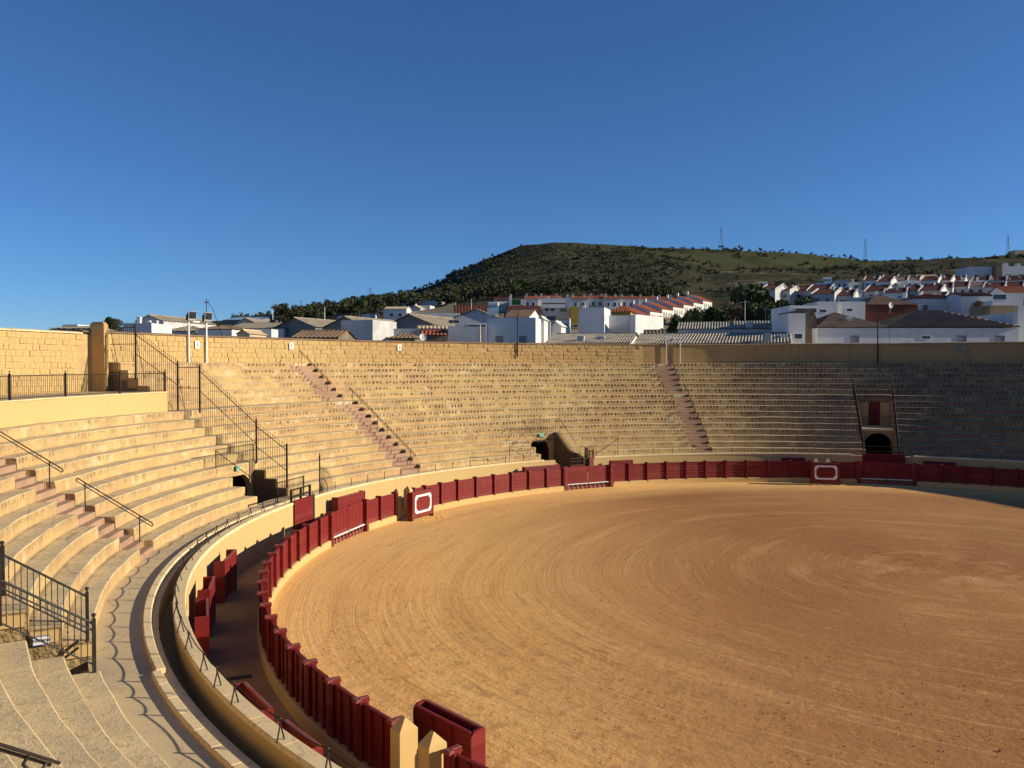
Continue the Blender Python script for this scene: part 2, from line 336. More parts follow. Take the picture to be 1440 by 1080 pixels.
M_IRON = simple('black_iron', (.012, .012, .014), (.03, .022, .018), 8, .45, .2, 60, spec=.4)
M_RUST = simple('dark_brown_iron', (.045, .026, .018), (.025, .018, .015), 8, .6, .2, 60)
M_GALV = simple('galvanised_steel', (.42, .43, .44), (.34, .35, .36), 6, .45, metal=.6)
M_TAN = simple('passage_dirt', (.40, .24, .12), (.32, .19, .10), 1.2, .95, .5, 14, bdist=.02)
M_GLASS = simple('dark_glass', (.02, .025, .03), (.035, .04, .045), 2, .15, spec=.6)
M_SHUT = simple('grey_shutter', (.20, .20, .19), (.27, .27, .25), 3, .7)
M_DARK = simple('dark_interior', (.02, .016, .012))
M_WHITE = render_material('whitewash', (.672, .672, .655), (.605, .605, .588), (.386, .378, .353), .32)
M_WHITE2 = render_material('aged_whitewash', (.58, .58, .56), (.46, .46, .45), (.28, .27, .25), .6)
M_CREAM = render_material('cream_wall', (.588, .462, .286), (.538, .420, .252), (.336, .252, .168), .3)
M_OCW = render_material('ochre_house_wall', (.420, .277, .067), (.370, .244, .059), (.252, .168, .059), .3)
M_GREYW = render_material('bare_grey_wall', (.25, .24, .23), (.19, .185, .18), (.11, .10, .10), .5)
M_BRICK = render_material('old_stone_wall', (.24, .19, .13), (.17, .135, .09), (.10, .08, .055), .6)
M_TRED = tile_material('orange_roof_tiles', (.386, .122, .055), (.319, .092, .042), (.252, .084, .050))
M_TDK = tile_material('dark_red_roof_tiles', (.13, .045, .032), (.10, .038, .03), (.10, .05, .04))
M_TBR = tile_material('brown_clay_tiles', (.33, .215, .125), (.245, .16, .095), (.165, .13, .085))
M_TOLD = tile_material('lichened_clay_tiles', (.24, .175, .11), (.17, .125, .08), (.11, .095, .065))
M_FIB = tile_material('fibre_cement_sheet', (.36, .31, .22), (.31, .26, .19), (.19, .165, .13))
M_FIBG = tile_material('grey_corrugated_sheet', (.42, .37, .28), (.34, .30, .23), (.13, .12, .11))
M_OLIVE = leaf_material('olive_leaves', (.050, .056, .026), (.078, .084, .044), (.020, .025, .012))
M_PINE = leaf_material('dark_leaves', (.040, .060, .018), (.065, .082, .026), (.016, .026, .009))
M_DRYL = leaf_material('dry_brown_leaves', (.15, .105, .055), (.19, .14, .075), (.07, .05, .028))
M_BARK = simple('bark', (.10, .07, .05), (.06, .045, .03), 6, .9, .5, 20)
M_ROPE = simple('black_cable', (.015, .013, .012))
M_BLUE = simple('blue_sign_border', (.03, .13, .33))
M_TEAL = simple('green_exit_sign', (.10, .42, .30), (.08, .36, .26), 5, .5)
M_PANEL = simple('solar_panel', (.30, .42, .44), (.22, .33, .36), 2, .25, spec=.5)
M_GREEN = simple('green_netting', (.02, .09, .035), (.015, .07, .03), 5, .8)

# ================================================================== the bullring
def rr(k): return 33.65 + .72*(k-1) + (.98 if k > 10 else 0)
def zr(k): return 2.2 + .47*(k-1)
R_WALL = 47.0
VOM = {'L': (161.5, 167.0, 3), 'M': (116.0, 120.9, 3), 'N': (207.6, 211.8, 4), 'B': (69.5, 73.9, 9), 'X': (26.0, 31.0, 3), 'Y': (-18.0, -13.0, 3), 'Z': (-60, -55, 3)}
STAIRS = [(187.5, .9), (141.4, .95), (95.9, .74), (48.0, .8), (5.0, .8), (-38.0, .8), (-75.0, .8)]
A_MIN, A_MAX = -100.0, 260.0
def intervals(k):
    cuts = []
    for n, (a0, a1, kk) in VOM.items():
        if k <= kk: cuts.append((a0, a1))
    for a, hw in STAIRS:
        if k <= 10 or a < 160: d = math.degrees(hw/rr(k)); cuts.append((a-d, a+d))
    if k > 10: cuts.append((161.5, A_MAX+1))
    cuts.sort(); out = []; cur = A_MIN
    for c0, c1 in cuts:
        if c0 > cur: out.append((cur, c0))
        cur = max(cur, c1)
    if cur < A_MAX: out.append((cur, A_MAX))
    return out

sand = MB()
n = 180; rings = [0.01, 3, 6, 9, 12, 15, 18, 20, 22, 24, 26, 27.5, 28.3, 28.95]
for r in rings:
    for i in range(n):
        a = 360*i/n; x, y, _ = L(r, a)
        z = .05*mnoise.noise(Vector((x*.16, y*.16, 2))) + (.02*mnoise.noise(Vector((x*1.1, y*1.1, 5)))) - .03
        if r > 28.2: z = max(z, -.01) + .02
        sand.v.append((x, y, z))
for j in range(len(rings)-1):
    for i in range(n): sand.f.append((j*n+i, (j+1)*n+i, (j+1)*n+(i+1) % n, j*n+(i+1) % n))
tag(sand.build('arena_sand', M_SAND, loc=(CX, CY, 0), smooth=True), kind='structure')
cf = MB().sweep([(29.0, -.3), (31.4, -.3), (31.4, -.02), (29.0, -.02)], 0, 360, 2)
tag(cf.build('callejon_floor', M_TAN, loc=(CX, CY, 0)), kind='structure')
# clods and hoof marks in the sand, denser near the camera side
cl = MB()
for i in range(5200):
    u = random.random(); a = random.uniform(95, 285) if u < .8 else random.uniform(0, 360); r = 28.3*math.sqrt(random.random())
    if u < .25: r = 26.2 + random.random()*2
    s = random.uniform(.008, .028)*(1.0 if u < .95 else 1.6); x, y, _ = L(r, a); q = random.random()*6
    v = [(x+s*math.cos(q+t)*random.uniform(.7, 1.3), y+s*math.sin(q+t)*random.uniform(.7, 1.3), -.03) for t in (0, 1.57, 3.14, 4.7)] + [(x+s*.2, y, s*.75)]
    cl.add(v, [(0,1,4),(1,2,4),(2,3,4),(3,0,4)])
for i in range(500):      # heap of loose sand at the far shelter and small ones at the left shelter
    a, r = (random.gauss(81.5, 1.1), random.gauss(27.9, .35)) if i < 330 else (random.gauss(150.5, 2.2), random.gauss(27.9, .4))
    s = random.uniform(.02, .055); x, y, _ = L(r, a)
    v = [(x+s*math.cos(t), y+s*math.sin(t), -.04) for t in (0, 1.57, 3.14, 4.7)] + [(x, y, s*.9)]
    cl.add(v, [(0,1,4),(1,2,4),(2,3,4),(3,0,4)])
tag(cl.build('sand_clods', M_SAND, loc=(CX, CY, 0)), 'loose clods and heaps of ochre sand scattered over the arena', 'sand clods', kind='stuff')

# ---- grandstand
stand = empty('grandstand', (CX, CY, 0), 0, 'yellow limewashed stone grandstand of stepped seat rows curving round the sand ring', 'grandstand')
for k in range(1, 17):
    r0 = rr(k); r1 = (rr(k+1) if k < 16 else R_WALL) + .06; z1 = zr(k); zb = z1 - .60
    for (a0, a1) in intervals(k):
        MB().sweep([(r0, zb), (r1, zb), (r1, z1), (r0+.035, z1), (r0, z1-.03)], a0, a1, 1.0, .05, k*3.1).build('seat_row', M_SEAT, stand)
for a, hw in STAIRS:
    for k in range(1, 17):
        if k > 10 and a > 160: continue
        r0 = rr(k); r1 = (rr(k+1) if k < 16 else R_WALL); d = math.degrees((hw+.01)/r0)
        o = random.uniform(-.02, .02)
        MB().sweep([(r0-.02+o, zr(k)-.75), (r0+.40, zr(k)-.75), (r0+.40, zr(k)-.235), (r0+o, zr(k)-.235), (r0-.02+o, zr(k)-.255)], a-d, a+d, 1, 0).build('step', M_RSTEP, stand)
        if k not in (10, 16): MB().sweep([(r0+.36, zr(k)-.6), (r1+.04, zr(k)-.6), (r1+.04, zr(k)-.004), (r0+.38, zr(k)-.004), (r0+.36, zr(k)-.025)], a-d, a+d, 1, 0).build('step', M_RSTEP, stand)
        else: MB().sweep([(r0+.36, zr(k)-.6), (r1+.04, zr(k)-.6), (r1+.04, zr(k)-.006), (r0+.36, zr(k)-.006)], a-d, a+d, 1, 0).build('landing', M_WALK, stand)
# walkway in front of the first row, kerb, channel
def cutsweep(prof, cuts, name, mat, step=1.0, rag=0., parent=stand, seed=1.):
    cur = A_MIN
    for c0, c1 in sorted(cuts) + [(A_MAX, A_MAX)]:
        if c0 > cur + .01: MB().sweep(prof, cur, c0, step, rag, seed).build(name, mat, parent)
        cur = c1
PCUT = [VOM['M'][:2], VOM['B'][:2]]
cutsweep([(32.42, 1.2), (33.80, 1.2), (33.80, 1.73), (32.42, 1.73)], PCUT, 'walkway', M_WALK, 2)
cutsweep([(31.55, -.2), (32.6, -.2), (32.6, 1.0), (31.55, 1.0)], PCUT, 'channel_floor', M_REND, 2)
cutsweep([(32.05, .9), (32.36, .9), (32.36, 1.70), (32.05, 1.70)], PCUT, 'channel_ledge', M_WALK, 2)
a = A_MIN
while a < A_MAX:
    d = 1.72 + random.uniform(-.06, .06)
    if not any(c0 - d < a < c1 for c0, c1 in PCUT):
        near = 1 if a > 209.5 else 0
        MB().sweep([(32.23+near*.10, 1.3), (32.45+near*.10, 1.3), (32.45+near*.10, 1.86-near*.03), (32.43+near*.10, 1.88-near*.03), (32.25+near*.10, 1.88-near*.03), (32.23+near*.10, 1.86-near*.03)], a+.03, a+d-.03, 1, 0).build('kerb_stone', M_COPE, stand)
    a += d
# inner wall (contrabarrera) : its own thing
inner = empty('inner_ring_wall', (CX, CY, 0), 0, 'smooth yellow inner wall behind the red barrier with pale flat coping', 'wall')
def cutparts(prof, cuts, name, mat, step, parent):
    cutsweep(prof, cuts, name, mat, step, 0, parent)
cutparts([(31.33, -.2), (31.63, -.2), (31.63, 1.93), (31.33, 1.93)], PCUT, 'wall', M_REND, 1.0, inner)
a = A_MIN
while a < A_MAX:
    d = 2.75
    if not any(c0 - d < a < c1 for c0, c1 in PCUT):
        MB().sweep([(31.30, 1.90), (31.66, 1.90), (31.66, 1.99), (31.64, 2.02), (31.32, 2.02), (31.30, 1.99)], a+.02, a+d-.02, 1, 0).build('coping_slab', M_COPE, inner)
    a += d
# ---- raised deck on the left
def deck(a0, a1):
    MB().sweep([(40.95, 6.2), (41.25, 6.2), (41.25, 7.50), (40.95, 7.50)], 163.0, A_MAX, 1).build('deck_front_wall', M_REND, stand)
    MB().sweep([(40.90, 7.504), (41.3, 7.504), (41.3, 7.56), (40.90, 7.56)], 163.0, A_MAX, 1, .02, 4.).build('deck_edge', M_COPE, stand)
    MB().sweep([(41.25, 7.2), (R_WALL+.1, 7.2), (R_WALL+.1, 7.50), (41.25, 7.50)], 163.0, A_MAX, 1.5).build('deck_floor', M_WALK, stand)
    MB().sweep([(42.7, 6.2), (R_WALL+.1, 6.2), (R_WALL+.1, 7.50), (42.7, 7.50)], 161.52, 163.0, 1).build('deck_floor', M_WALK, stand)
    MB().sweep([(41.8, 6.3), (42.7, 6.3), (42.7, 6.85), (41.8, 6.85)], 161.52, 163.0, 1).build('step', M_RSTEP, stand)
    MB().sweep([(40.95, 6.1), (47, 6.1), (47, 6.427), (40.95, 6.427)], 161.5, 163.0, 1).build('landing', M_WALK, stand)
deck(0, 0)
# stepped side wall of the upper rows seen from the deck
def cheek(a0, a1, poly, name='passage_wall', mat=None, parent=stand):
    MB().sweep(poly, a0, a1, 5).build(name, mat or M_OCHRE, parent)
def stepped(k0, k1, zb, drop=.03, rback=None):
    p = [(rr(k0)+.02, zb), ((rback or (rr(k1+1) if k1 < 16 else R_WALL)), zb)]
    top = [((rback or (rr(k1+1) if k1 < 16 else R_WALL)), zr(k1)-drop)]
    for k in range(k1, k0-1, -1):
        top.append((rr(k)+.02, zr(k)-drop))
        if k > k0: top.append((rr(k)+.02, zr(k-1)-drop))
    return p + top
cheek(161.30, 161.49, stepped(11, 16, 6.2), 'side_wall', M_SHADED)
# ---- passages with arched portals
def arch_portal(name, a0, a1, r, z0, z1, aw, spring, rise, mat, off=0.0, parent=stand):
    """wall closing the passage at radius r with an arched opening; local frame at its middle"""
    am = (a0+a1)/2; w = 2*r*math.tan(R(abs(a1-a0)/2)); th = .35; m = MB(); n = 14
    pts = [(-aw/2, z0)] + [(-aw/2*math.cos(math.pi*i/n), spring + rise*math.sin(math.pi*i/n)) for i in range(n+1)] + [(aw/2, z0)]
    pts = [(x+off, z) for x, z in pts]
    def outer(x, z, i):
        if i == 0: return (-w/2, z0)
        if i == len(pts)-1: return (w/2, z0)
        t = (i-1)/n
        if t < .2: return (-w/2, z0 + (z1-z0)*t/.2)
        if t > .8: return (w/2, z0 + (z1-z0)*(1-t)/.2)
        return (-w/2 + w*(t-.2)/.6, z1)
    outs = [outer(x, z, i) for i, (x, z) in enumerate(pts)]
    K = len(pts)
    for y in (0, -th):
        m.v += [(x, y, z) for x, z in pts] + [(x, y, z) for x, z in outs]
    for i in range(K-1):
        m.f.append((i, i+1, K+i+1, K+i)); m.f.append((2*K+i+1, 2*K+i, 3*K+i, 3*K+i+1))
        m.f.append((i+1, i, 2*K+i, 2*K+i+1)); m.f.append((K+i, K+i+1, 3*K+i+1, 3*K+i))
    o = m.build(name, mat, parent, L(r, am), face_in(am), fix=True)
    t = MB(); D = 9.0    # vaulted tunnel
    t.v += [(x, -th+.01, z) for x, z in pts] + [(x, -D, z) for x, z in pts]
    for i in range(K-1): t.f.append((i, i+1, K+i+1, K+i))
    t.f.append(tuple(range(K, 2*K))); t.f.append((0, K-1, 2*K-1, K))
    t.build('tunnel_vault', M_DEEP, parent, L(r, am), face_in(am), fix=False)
    return o
# left passage
cheek(161.52, 161.75, stepped(1, 3, 0, .02, 35.84), mat=M_SHADED); cheek(166.7, 166.98, stepped(1, 3, 0, .02, 35.84), mat=M_REND)
arch_portal('arch_front', 161.6, 166.9, 35.84, .8, 3.585, 2.95, 1.95, 1.2, M_REND)
MB().sweep([(33.6, .3), (36.0, .3), (36.0, 1.0), (34.4, 1.0), (34.4, 1.35), (34.0, 1.35), (34.0, 1.70), (33.6, 1.70)], 161.7, 166.8, 5).build('passage_steps', M_WALK, stand)
# middle passage: sloping cheek walls
cheek(120.6, 120.88, [(31.3, 0), (35.85, 0), (35.85, zr(3)-.03), (rr(3), zr(3)-.03), (rr(3), zr(2)-.03), (rr(2), zr(2)-.03), (rr(2), zr(1)-.03), (rr(1), zr(1)-.03), (rr(1), 1.70), (31.3, 1.70)], mat=M_REND)
for a0, a1, mt in ((116.0, 116.4, M_SHADED),):
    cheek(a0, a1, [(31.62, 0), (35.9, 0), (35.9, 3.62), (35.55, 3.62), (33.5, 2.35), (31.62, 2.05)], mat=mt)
arch_portal('arch_front', 116.3, 120.7, 35.85, .2, 3.60, 2.1, 2.0, 1.25, M_REND)
MB().sweep([(31.0, -.2), (36.0, -.2), (36.0, .3), (31.0, .3)], 116.2, 120.7, 5).build('passage_floor', M_TAN, stand)
# near passage (steps lead down under the seats)
rub = MB()
for a0, a1 in ((207.62, 207.80),):
    cheek(a0, a1, stepped(1, 4, 0, .03, 36.5), mat=M_RUBBLE); 
for k in range(1, 5): MB().sweep([(rr(k)+.06, zr(k)-.34), (rr(k+1)-.05, zr(k)-.34), (rr(k+1)-.05, zr(k)-.05), (rr(k)+.06, zr(k)-.05)], 207.79, 207.9, 5).build('cheek_block', M_REND, stand)
cheek(211.6, 211.78, stepped(1, 4, 0, .02, 36.5), mat=M_RUBBLE)
arch_portal('arch_front', 207.7, 211.7, 36.52, .0, 4.05, 2.0, 1.9, 1.0, M_REND)
for j in range(7): MB().sweep([(33.65+j*.3, -.2), (33.95+j*.3, -.2), (33.95+j*.3, 1.70-.2*(j+1)), (33.65+j*.3, 1.70-.2*(j+1))], 207.8, 211.6, 5).build('step', M_WALK, stand)
# right passage with the balcony and door above it
for a0, a1 in ((69.52, 69.85), (73.55, 73.88)):
    cheek(a0, a1, stepped(1, 9, 0, .02, 40.2), mat=M_OCHRE)
arch_portal('arch_front', 69.8, 73.6, 35.85, .0, 3.72, 2.15, 2.35, 1.05, M_OCHRE)
MB().sweep([(35.80, 3.60), (40.25, 3.60), (40.25, 3.76), (35.80, 3.76)], 69.8, 73.6, 5).build('balcony_floor', M_COPE, stand)
MB().sweep([(40.22, 3.6), (40.5, 3.6), (40.5, 6.42), (40.22, 6.42)], 69.8, 73.6, 5).build('balcony_back_wall', M_REND, stand)
MB().sweep([(40.05, 6.44), (40.5, 6.44), (40.5, 6.50), (40.05, 6.50)], 69.7, 73.7, 5).build('balcony_lintel', M_COPE, stand)
d_ = MB().box(-.46, .46, 0, .06, 0, 2.1); dd = d_.build('door', M_RED, stand, L(40.20, 71.6, 3.77), face_in(71.6))
MB().box(-.36, .36, .06, .085, .2, 1.0).box(-.36, .36, .06, .085, 1.15, 1.95).build('door_panel', M_RED, dd)
MB().ball((-.36, .11, 1.05), .035).build('handle', M_GALV, dd)
MB().sweep([(31.0, -.2), (36.0, -.2), (36.0, .1), (31.0, .1)], 69.7, 73.7, 5).build('passage_floor', M_TAN, stand)
for nm in 'XYZ':
    a0, a1, _ = VOM[nm]
    cheek(a0+.02, a0+.3, stepped(1, 3, 0, .02, 35.84)); cheek(a1-.3, a1-.02, stepped(1, 3, 0, .02, 35.84))
    arch_portal('arch_front', a0+.2, a1-.2, 35.84, .8, 3.585, 2.2, 1.9, 1.15, M_REND)
    MB().sweep([(33.6, .3), (36.0, .3), (36.0, 1.0), (33.6, 1.0)], a0+.3, a1-.3, 5).build('passage_floor', M_WALK, stand)

# ---- perimeter wall
pw = empty('perimeter_wall', (CX, CY, 0), 0, 'outer stone wall of the bullring with weathered coping running behind the top row', 'wall')
def ztop(a): return 10.95 if a > 162 else 11.08
for a0, a1, zt, mt in ((A_MIN, 97.9, 11.08, M_OCHRE), (97.9, 161.9, 11.05, M_MORTAR), (161.9, A_MAX, 10.92, M_MORTAR)):
    MB().sweep([(R_WALL, -1), (47.5, -1), (47.5, zt), (R_WALL, zt)], a0, a1, 1.5).build('wall_core', mt, pw)
a = A_MIN
while a < A_MAX:
    d = random.uniform(.8, 1.5); zt = ztop(a)
    j = random.uniform(-.012, .012); j2 = random.uniform(-.02, .02)
    prof = [(46.90+j2, zt-.01+j), (47.6, zt-.01+j), (47.6, zt+.06+j), (47.25, zt+.13+j), (46.92+j2, zt+.06+j)]
    if a > 0 and a < 200: MB().sweep(prof, a+.01, a+d, 1).build('coping_stone', M_TBR if a < 162 else M_COPE, pw)
    else: MB().sweep(prof, a+.01, a+d, 1).build('coping_stone', M_COPE, pw)
    a += d
def stone_mesh(seed):
    rs = random.Random(seed); m = MB(); nx = 4
    # rough-faced block, unit width and height, face towards +Y
    for yy, s in ((-.08, 1.0), (.035, 1.0), (.05, .90)):
        pass
    f0 = [(-.5, -.05, 0), (.5, -.05, 0), (.5, -.05, 1), (-.5, -.05, 1)]
    j = lambda q: rs.uniform(-q, q)
    f1 = [(-.49+j(.02), .03, .03+j(.03)), (.49+j(.02), .03, .03+j(.03)), (.49+j(.02), .03, .97+j(.03)), (-.49+j(.02), .03, .97+j(.03))]
    f2 = [(-.42+j(.03), .055+j(.012), .12+j(.04)), (0+j(.1), .06+j(.015), .1+j(.04)), (.42+j(.03), .055+j(.012), .12+j(.04)), (.42+j(.03), .055+j(.012), .88+j(.04)), (j(.1), .062+j(.015), .9+j(.04)), (-.42+j(.03), .055+j(.012), .88+j(.04))]
    m.v = f0 + f1 + f2
    m.f = [(0,1,5,4),(1,2,6,5),(2,3,7,6),(3,0,4,7),(4,5,10,9,8),(5,6,11,10),(6,7,13,12,11),(7,4,8,13),(8,9,12,13),(9,10,11,12)]
    me = m.mesh('stone', M_STONE); fixn(me); return me
STONES = [stone_mesh(i) for i in range(10)]
joined = MB()
def courses(a0, a1, z0, z1, h, parts):
    nrow = int(round((z1-z0)/h)); h = (z1-z0)/nrow
    for j in range(nrow):
        a = a0 + random.uniform(-.5, 0)
        while a < a1:
            w = random.choice((.36, .48, .6, .72, .85, 1.0)); d = math.degrees(w/R_WALL)
            am = a + d/2
            if a0 <= a and a + d <= a1:
                sx = w - random.uniform(.012, .05); sz = h*random.uniform(.92, 1.0) - random.uniform(.01, .04); sy = random.uniform(.30, 1.15)
                zz = z0 + j*h + .015
                if random.random() < .03: a += d; continue
                if parts(am):
                    o = link('stone', random.choice(STONES), pw, L(R_WALL, am, zz), face_in(am)); o.scale = (sx, sy, sz)
                else:
                    Mx = Matrix.Translation(L(R_WALL, am, zz)) @ Matrix.Rotation(face_in(am), 4, 'Z') @ Matrix.Diagonal((sx, sy, sz, 1))
                    me = random.choice(STONES); joined.add([Mx @ v.co for v in me.vertices], [tuple(p.vertices) for p in me.polygons])
            a += d
courses(162.6, 182, 7.55, 10.90, .345, lambda a: a < 172.2)
courses(98.0, 161.3, 9.28, 11.03, .35, lambda a: a > 136.5)
o = joined.build('stone_courses', M_STONE, pw, fix=False); tag(o, kind='stuff')
# pillar between deck and top walkway
pil = MB(); 
pil.box(-.17, .17, -.1, .95, 0, 4.0)
pil.add([(-.17,-.1,4.0),(.17,-.1,4.0),(.17,.95,4.0),(-.17,.95,4.0),(-.10,.0,4.18),(.10,.0,4.18),(.10,.8,4.18),(-.10,.8,4.18)], [(0,1,5,4),(1,2,6,5),(2,3,7,6),(3,0,4,7),(4,5,6,7)])
tag(pil.build('wall_pillar', M_STONE, None, W(46.95, 161.98, 7.5), face_in(161.98)), 'yellow stone pillar with weathered top where the deck wall meets the iron fence', 'pillar')

# ---- number plates on the wall
def text_mesh(s, size, mat, name='lettering'):
    cu = bpy.data.curves.new('txt', 'FONT'); cu.body = s; cu.size = size; cu.align_x = 'CENTER'; cu.align_y = 'CENTER'; cu.extrude = .004
    o = bpy.data.objects.new('txt', cu); COL.objects.link(o); dg = bpy.context.evaluated_depsgraph_get(); dg.update()
    me = bpy.data.meshes.new_from_object(o.evaluated_get(dg)); bpy.data.objects.remove(o); bpy.data.curves.remove(cu)
    me.name = name; me.materials.clear(); me.materials.append(mat); return me
def lettering(s, size, mat, parent, loc):
    me = text_mesh(s, size, mat); o = link('lettering', me, parent, loc); o.rotation_euler = (R(90), 0, R(180)); return o
for a, z, num, lab in ((151.6, 10.5, '5', 'white number 5 plate on the wall between the two floodlight poles'), (141.2, 10.58, '5', 'white number 5 plate on the stone wall left of the stair handrail'), (128.37, 10.62, '3', 'white number 3 plate on the stone wall right of the stair handrail')):
    p = MB().bevbox(-.2, .2, .05, .075, -.27, .27).build('number_plate', M_WHITEP, None, W(R_WALL-.03, a, z), face_in(a))
    tag(p, lab, 'number plate', 'number plates along the wall'); lettering(num, .42, M_DARK, p, (0, .079, 0))
for a, lab in ((105.75, 'small dark number plate under the coping where the rough wall grows darker'), (84.29, 'small dark plate on the shaded plaster wall right of the second stair')):
    tag(MB().bevbox(-.11, .11, .0, .03, -.13, .13).build('number_plate', M_SHUT, None, W(R_WALL-.03, a, 10.7), face_in(a)), lab, 'number plate', 'number plates along the wall')
p = MB().bevbox(-.42, -.08, .0, .03, -.25, .25).bevbox(.08, .42, 0, .03, -.25, .25).build('number_plate', M_SHUT, None, W(R_WALL, 61.94, 10.75), face_in(61.94))
tag(p, 'pair of grey plates on the shaded wall at the right edge of the picture', 'number plate', 'number plates along the wall')

# ================================================================== red barrier
bar = empty('barrier_fence', (CX, CY, 0), 0, 'red wooden barrier ring on a yellow plinth round the sand', 'barrier')
OPEN = [(222.2, 224.1), (151.5, 153.8), (80.0, 81.7)]
GATES = [(161.0, 169.2), (114.4, 122.4), (67.8, 75.6)]
def skip(a0, a1): return [(c0, c1) for c0, c1 in OPEN+GATES if not (c1 <= a0 or c0 >= a1)]
cuts = sorted([(c0-.4, c1+.4) for c0, c1 in OPEN] + GATES)
cur = A_MIN
for c0, c1 in cuts + [(A_MAX, A_MAX)]:
    if c0 > cur: MB().sweep([(28.84, -.2), (29.16, -.2), (29.16, .33), (29.12, .36), (28.88, .36), (28.84, .33)], cur, c0, 1.5).build('plinth', M_REND, bar)
    cur = c1
posts = [221.3, 218.45, 215.6, 212.65, 209.9, 207.0, 204.1, 201.4, 198.6, 195.6, 192.8, 189.95, 186.95, 184.0, 181.0, 178.15, 175.2, 172.1, 169.4, None,
         160.8, 157.9, 154.6, None, 150.8, 148.55, 145.45, 142.2, 138.7, 135.3, 132.1, 128.9, 125.7, 122.7, None, 114.1, 111.4, 108.3, 105.1, 101.9, 98.7, 95.5, 92.2, 88.9, 85.6, 82.5, None,
         79.2, 75.9, None, 67.5]
a = 67.5
while a > A_MIN + 3: a -= 3.2; posts.append(a)
posts2 = [A_MAX]
a = 225.0; tmp = []
while a < A_MAX: tmp.append(a); a += 3.0
posts = tmp[::-1] + [None] + posts
pm = MB()
pm.bevbox(-.055, .055, -.10, .17, .30, 1.62, .005)
pm.add([(-.09,-.16,1.62),(.09,-.16,1.62),(.09,.20,1.62),(-.09,.20,1.62),(-.09,-.13,1.69),(.09,-.13,1.69),(.09,.16,1.69),(-.09,.16,1.69)], [(0,1,5,4),(1,2,6,5),(2,3,7,6),(3,0,4,7),(4,5,6,7),(0,3,2,1)])
pm.box(-.16, .16, -.09, -.04, .34, 1.655)
POST = pm.mesh('post', M_RED); fixn(POST)
CAPM = MB().bevbox(-.11, .11, -.17, -.03, 1.64, 1.71, .02).bevbox(-.06, .06, -.05, .19, 1.66, 1.715, .01).mesh('post_cap', M_REDCAP); fixn(CAPM)
for a in posts:
    if a is None: continue
    link('post', POST, bar, L(29.0, a), face_in(a)); link('post_cap', CAPM, bar, L(29.0, a), face_in(a))
PAN = {}
def panel_mesh(w):
    k = round(w, 1)
    if k in PAN: return PAN[k]
    m = MB(); n = 5; z0, z1 = .37, 1.60
    for i in range(n):
        a0 = z0 + (z1-z0)*i/n; a1 = z0 + (z1-z0)*(i+1)/n - .012
        m.bevbox(-k/2+.05, k/2-.05, -.02+.003*(i % 2), .03+.004*(i % 2), a0, a1, .006)
    for x in np.linspace(-k/2, k/2, 4)[1:-1]: m.box(x-.05, x+.05, -.07, -.022, z0-.02, z1-.02)
    m.box(-k/2+.05, k/2-.05, -.035, .045, z1-.008, z1+.03)
    me = m.mesh('panel', M_RED); fixn(me); PAN[k] = me; return me
for a0, a1 in zip(posts[:-1], posts[1:]):
    if a0 is None or a1 is None: continue
    am = (a0+a1)/2; w = 2*29*math.sin(R(abs(a0-a1)/2))
    o = link('panel', panel_mesh(w), bar, L(29.0*math.cos(R(abs(a0-a1)/2)), am), face_in(am)); o.scale = (w/round(w, 1), 1, 1)
rl = MB()
for a0, a1 in GATES:
    am = (a0+a1)/2; hw = 29.0*math.sin(R((a1-a0)/2)) - .16; rad = 28.95*math.cos(R((a1-a0)/2))
    # two boarded leaves, hung slightly proud of the fence
    for s in (-1, 1):
        leaf = MB(); nb = 9; x0, x1 = (0.02, hw) if s > 0 else (-hw, -.02)
        for i in range(nb):
            b0 = x0 + (x1-x0)*i/nb; b1 = x0 + (x1-x0)*(i+1)/nb
            leaf.bevbox(b0+.006, b1-.006, .02, .05+.004*(i % 2), .36, 1.66, .004)
        leaf.box(x0, x1, -.03, .018, 1.45, 1.58).box(x0, x1, -.03, .018, .45, .58)
        g = leaf.build('gate_leaf', M_RED, bar, L(rad+.12, am), face_in(am))
        MB().box(x0+.02, x1-.02, .06, .17, .385, .435).build('foot_rail', M_WHITEP, g)
        st = MB().box(x0, x1, .0, .05, .0, .20)
        for x in np.linspace(x0+.15, x1-.15, 5): st.box(x-.05, x+.05, .05, .10, .0, .36)
        st.build('foot_boards', M_REDCAP, g)
    for a in (a0, a1): MB().bevbox(-.12, .12, -.12, .20, -.05, 1.76, .03).build('gate_post', M_RED, bar, L(29.0, a), face_in(a))

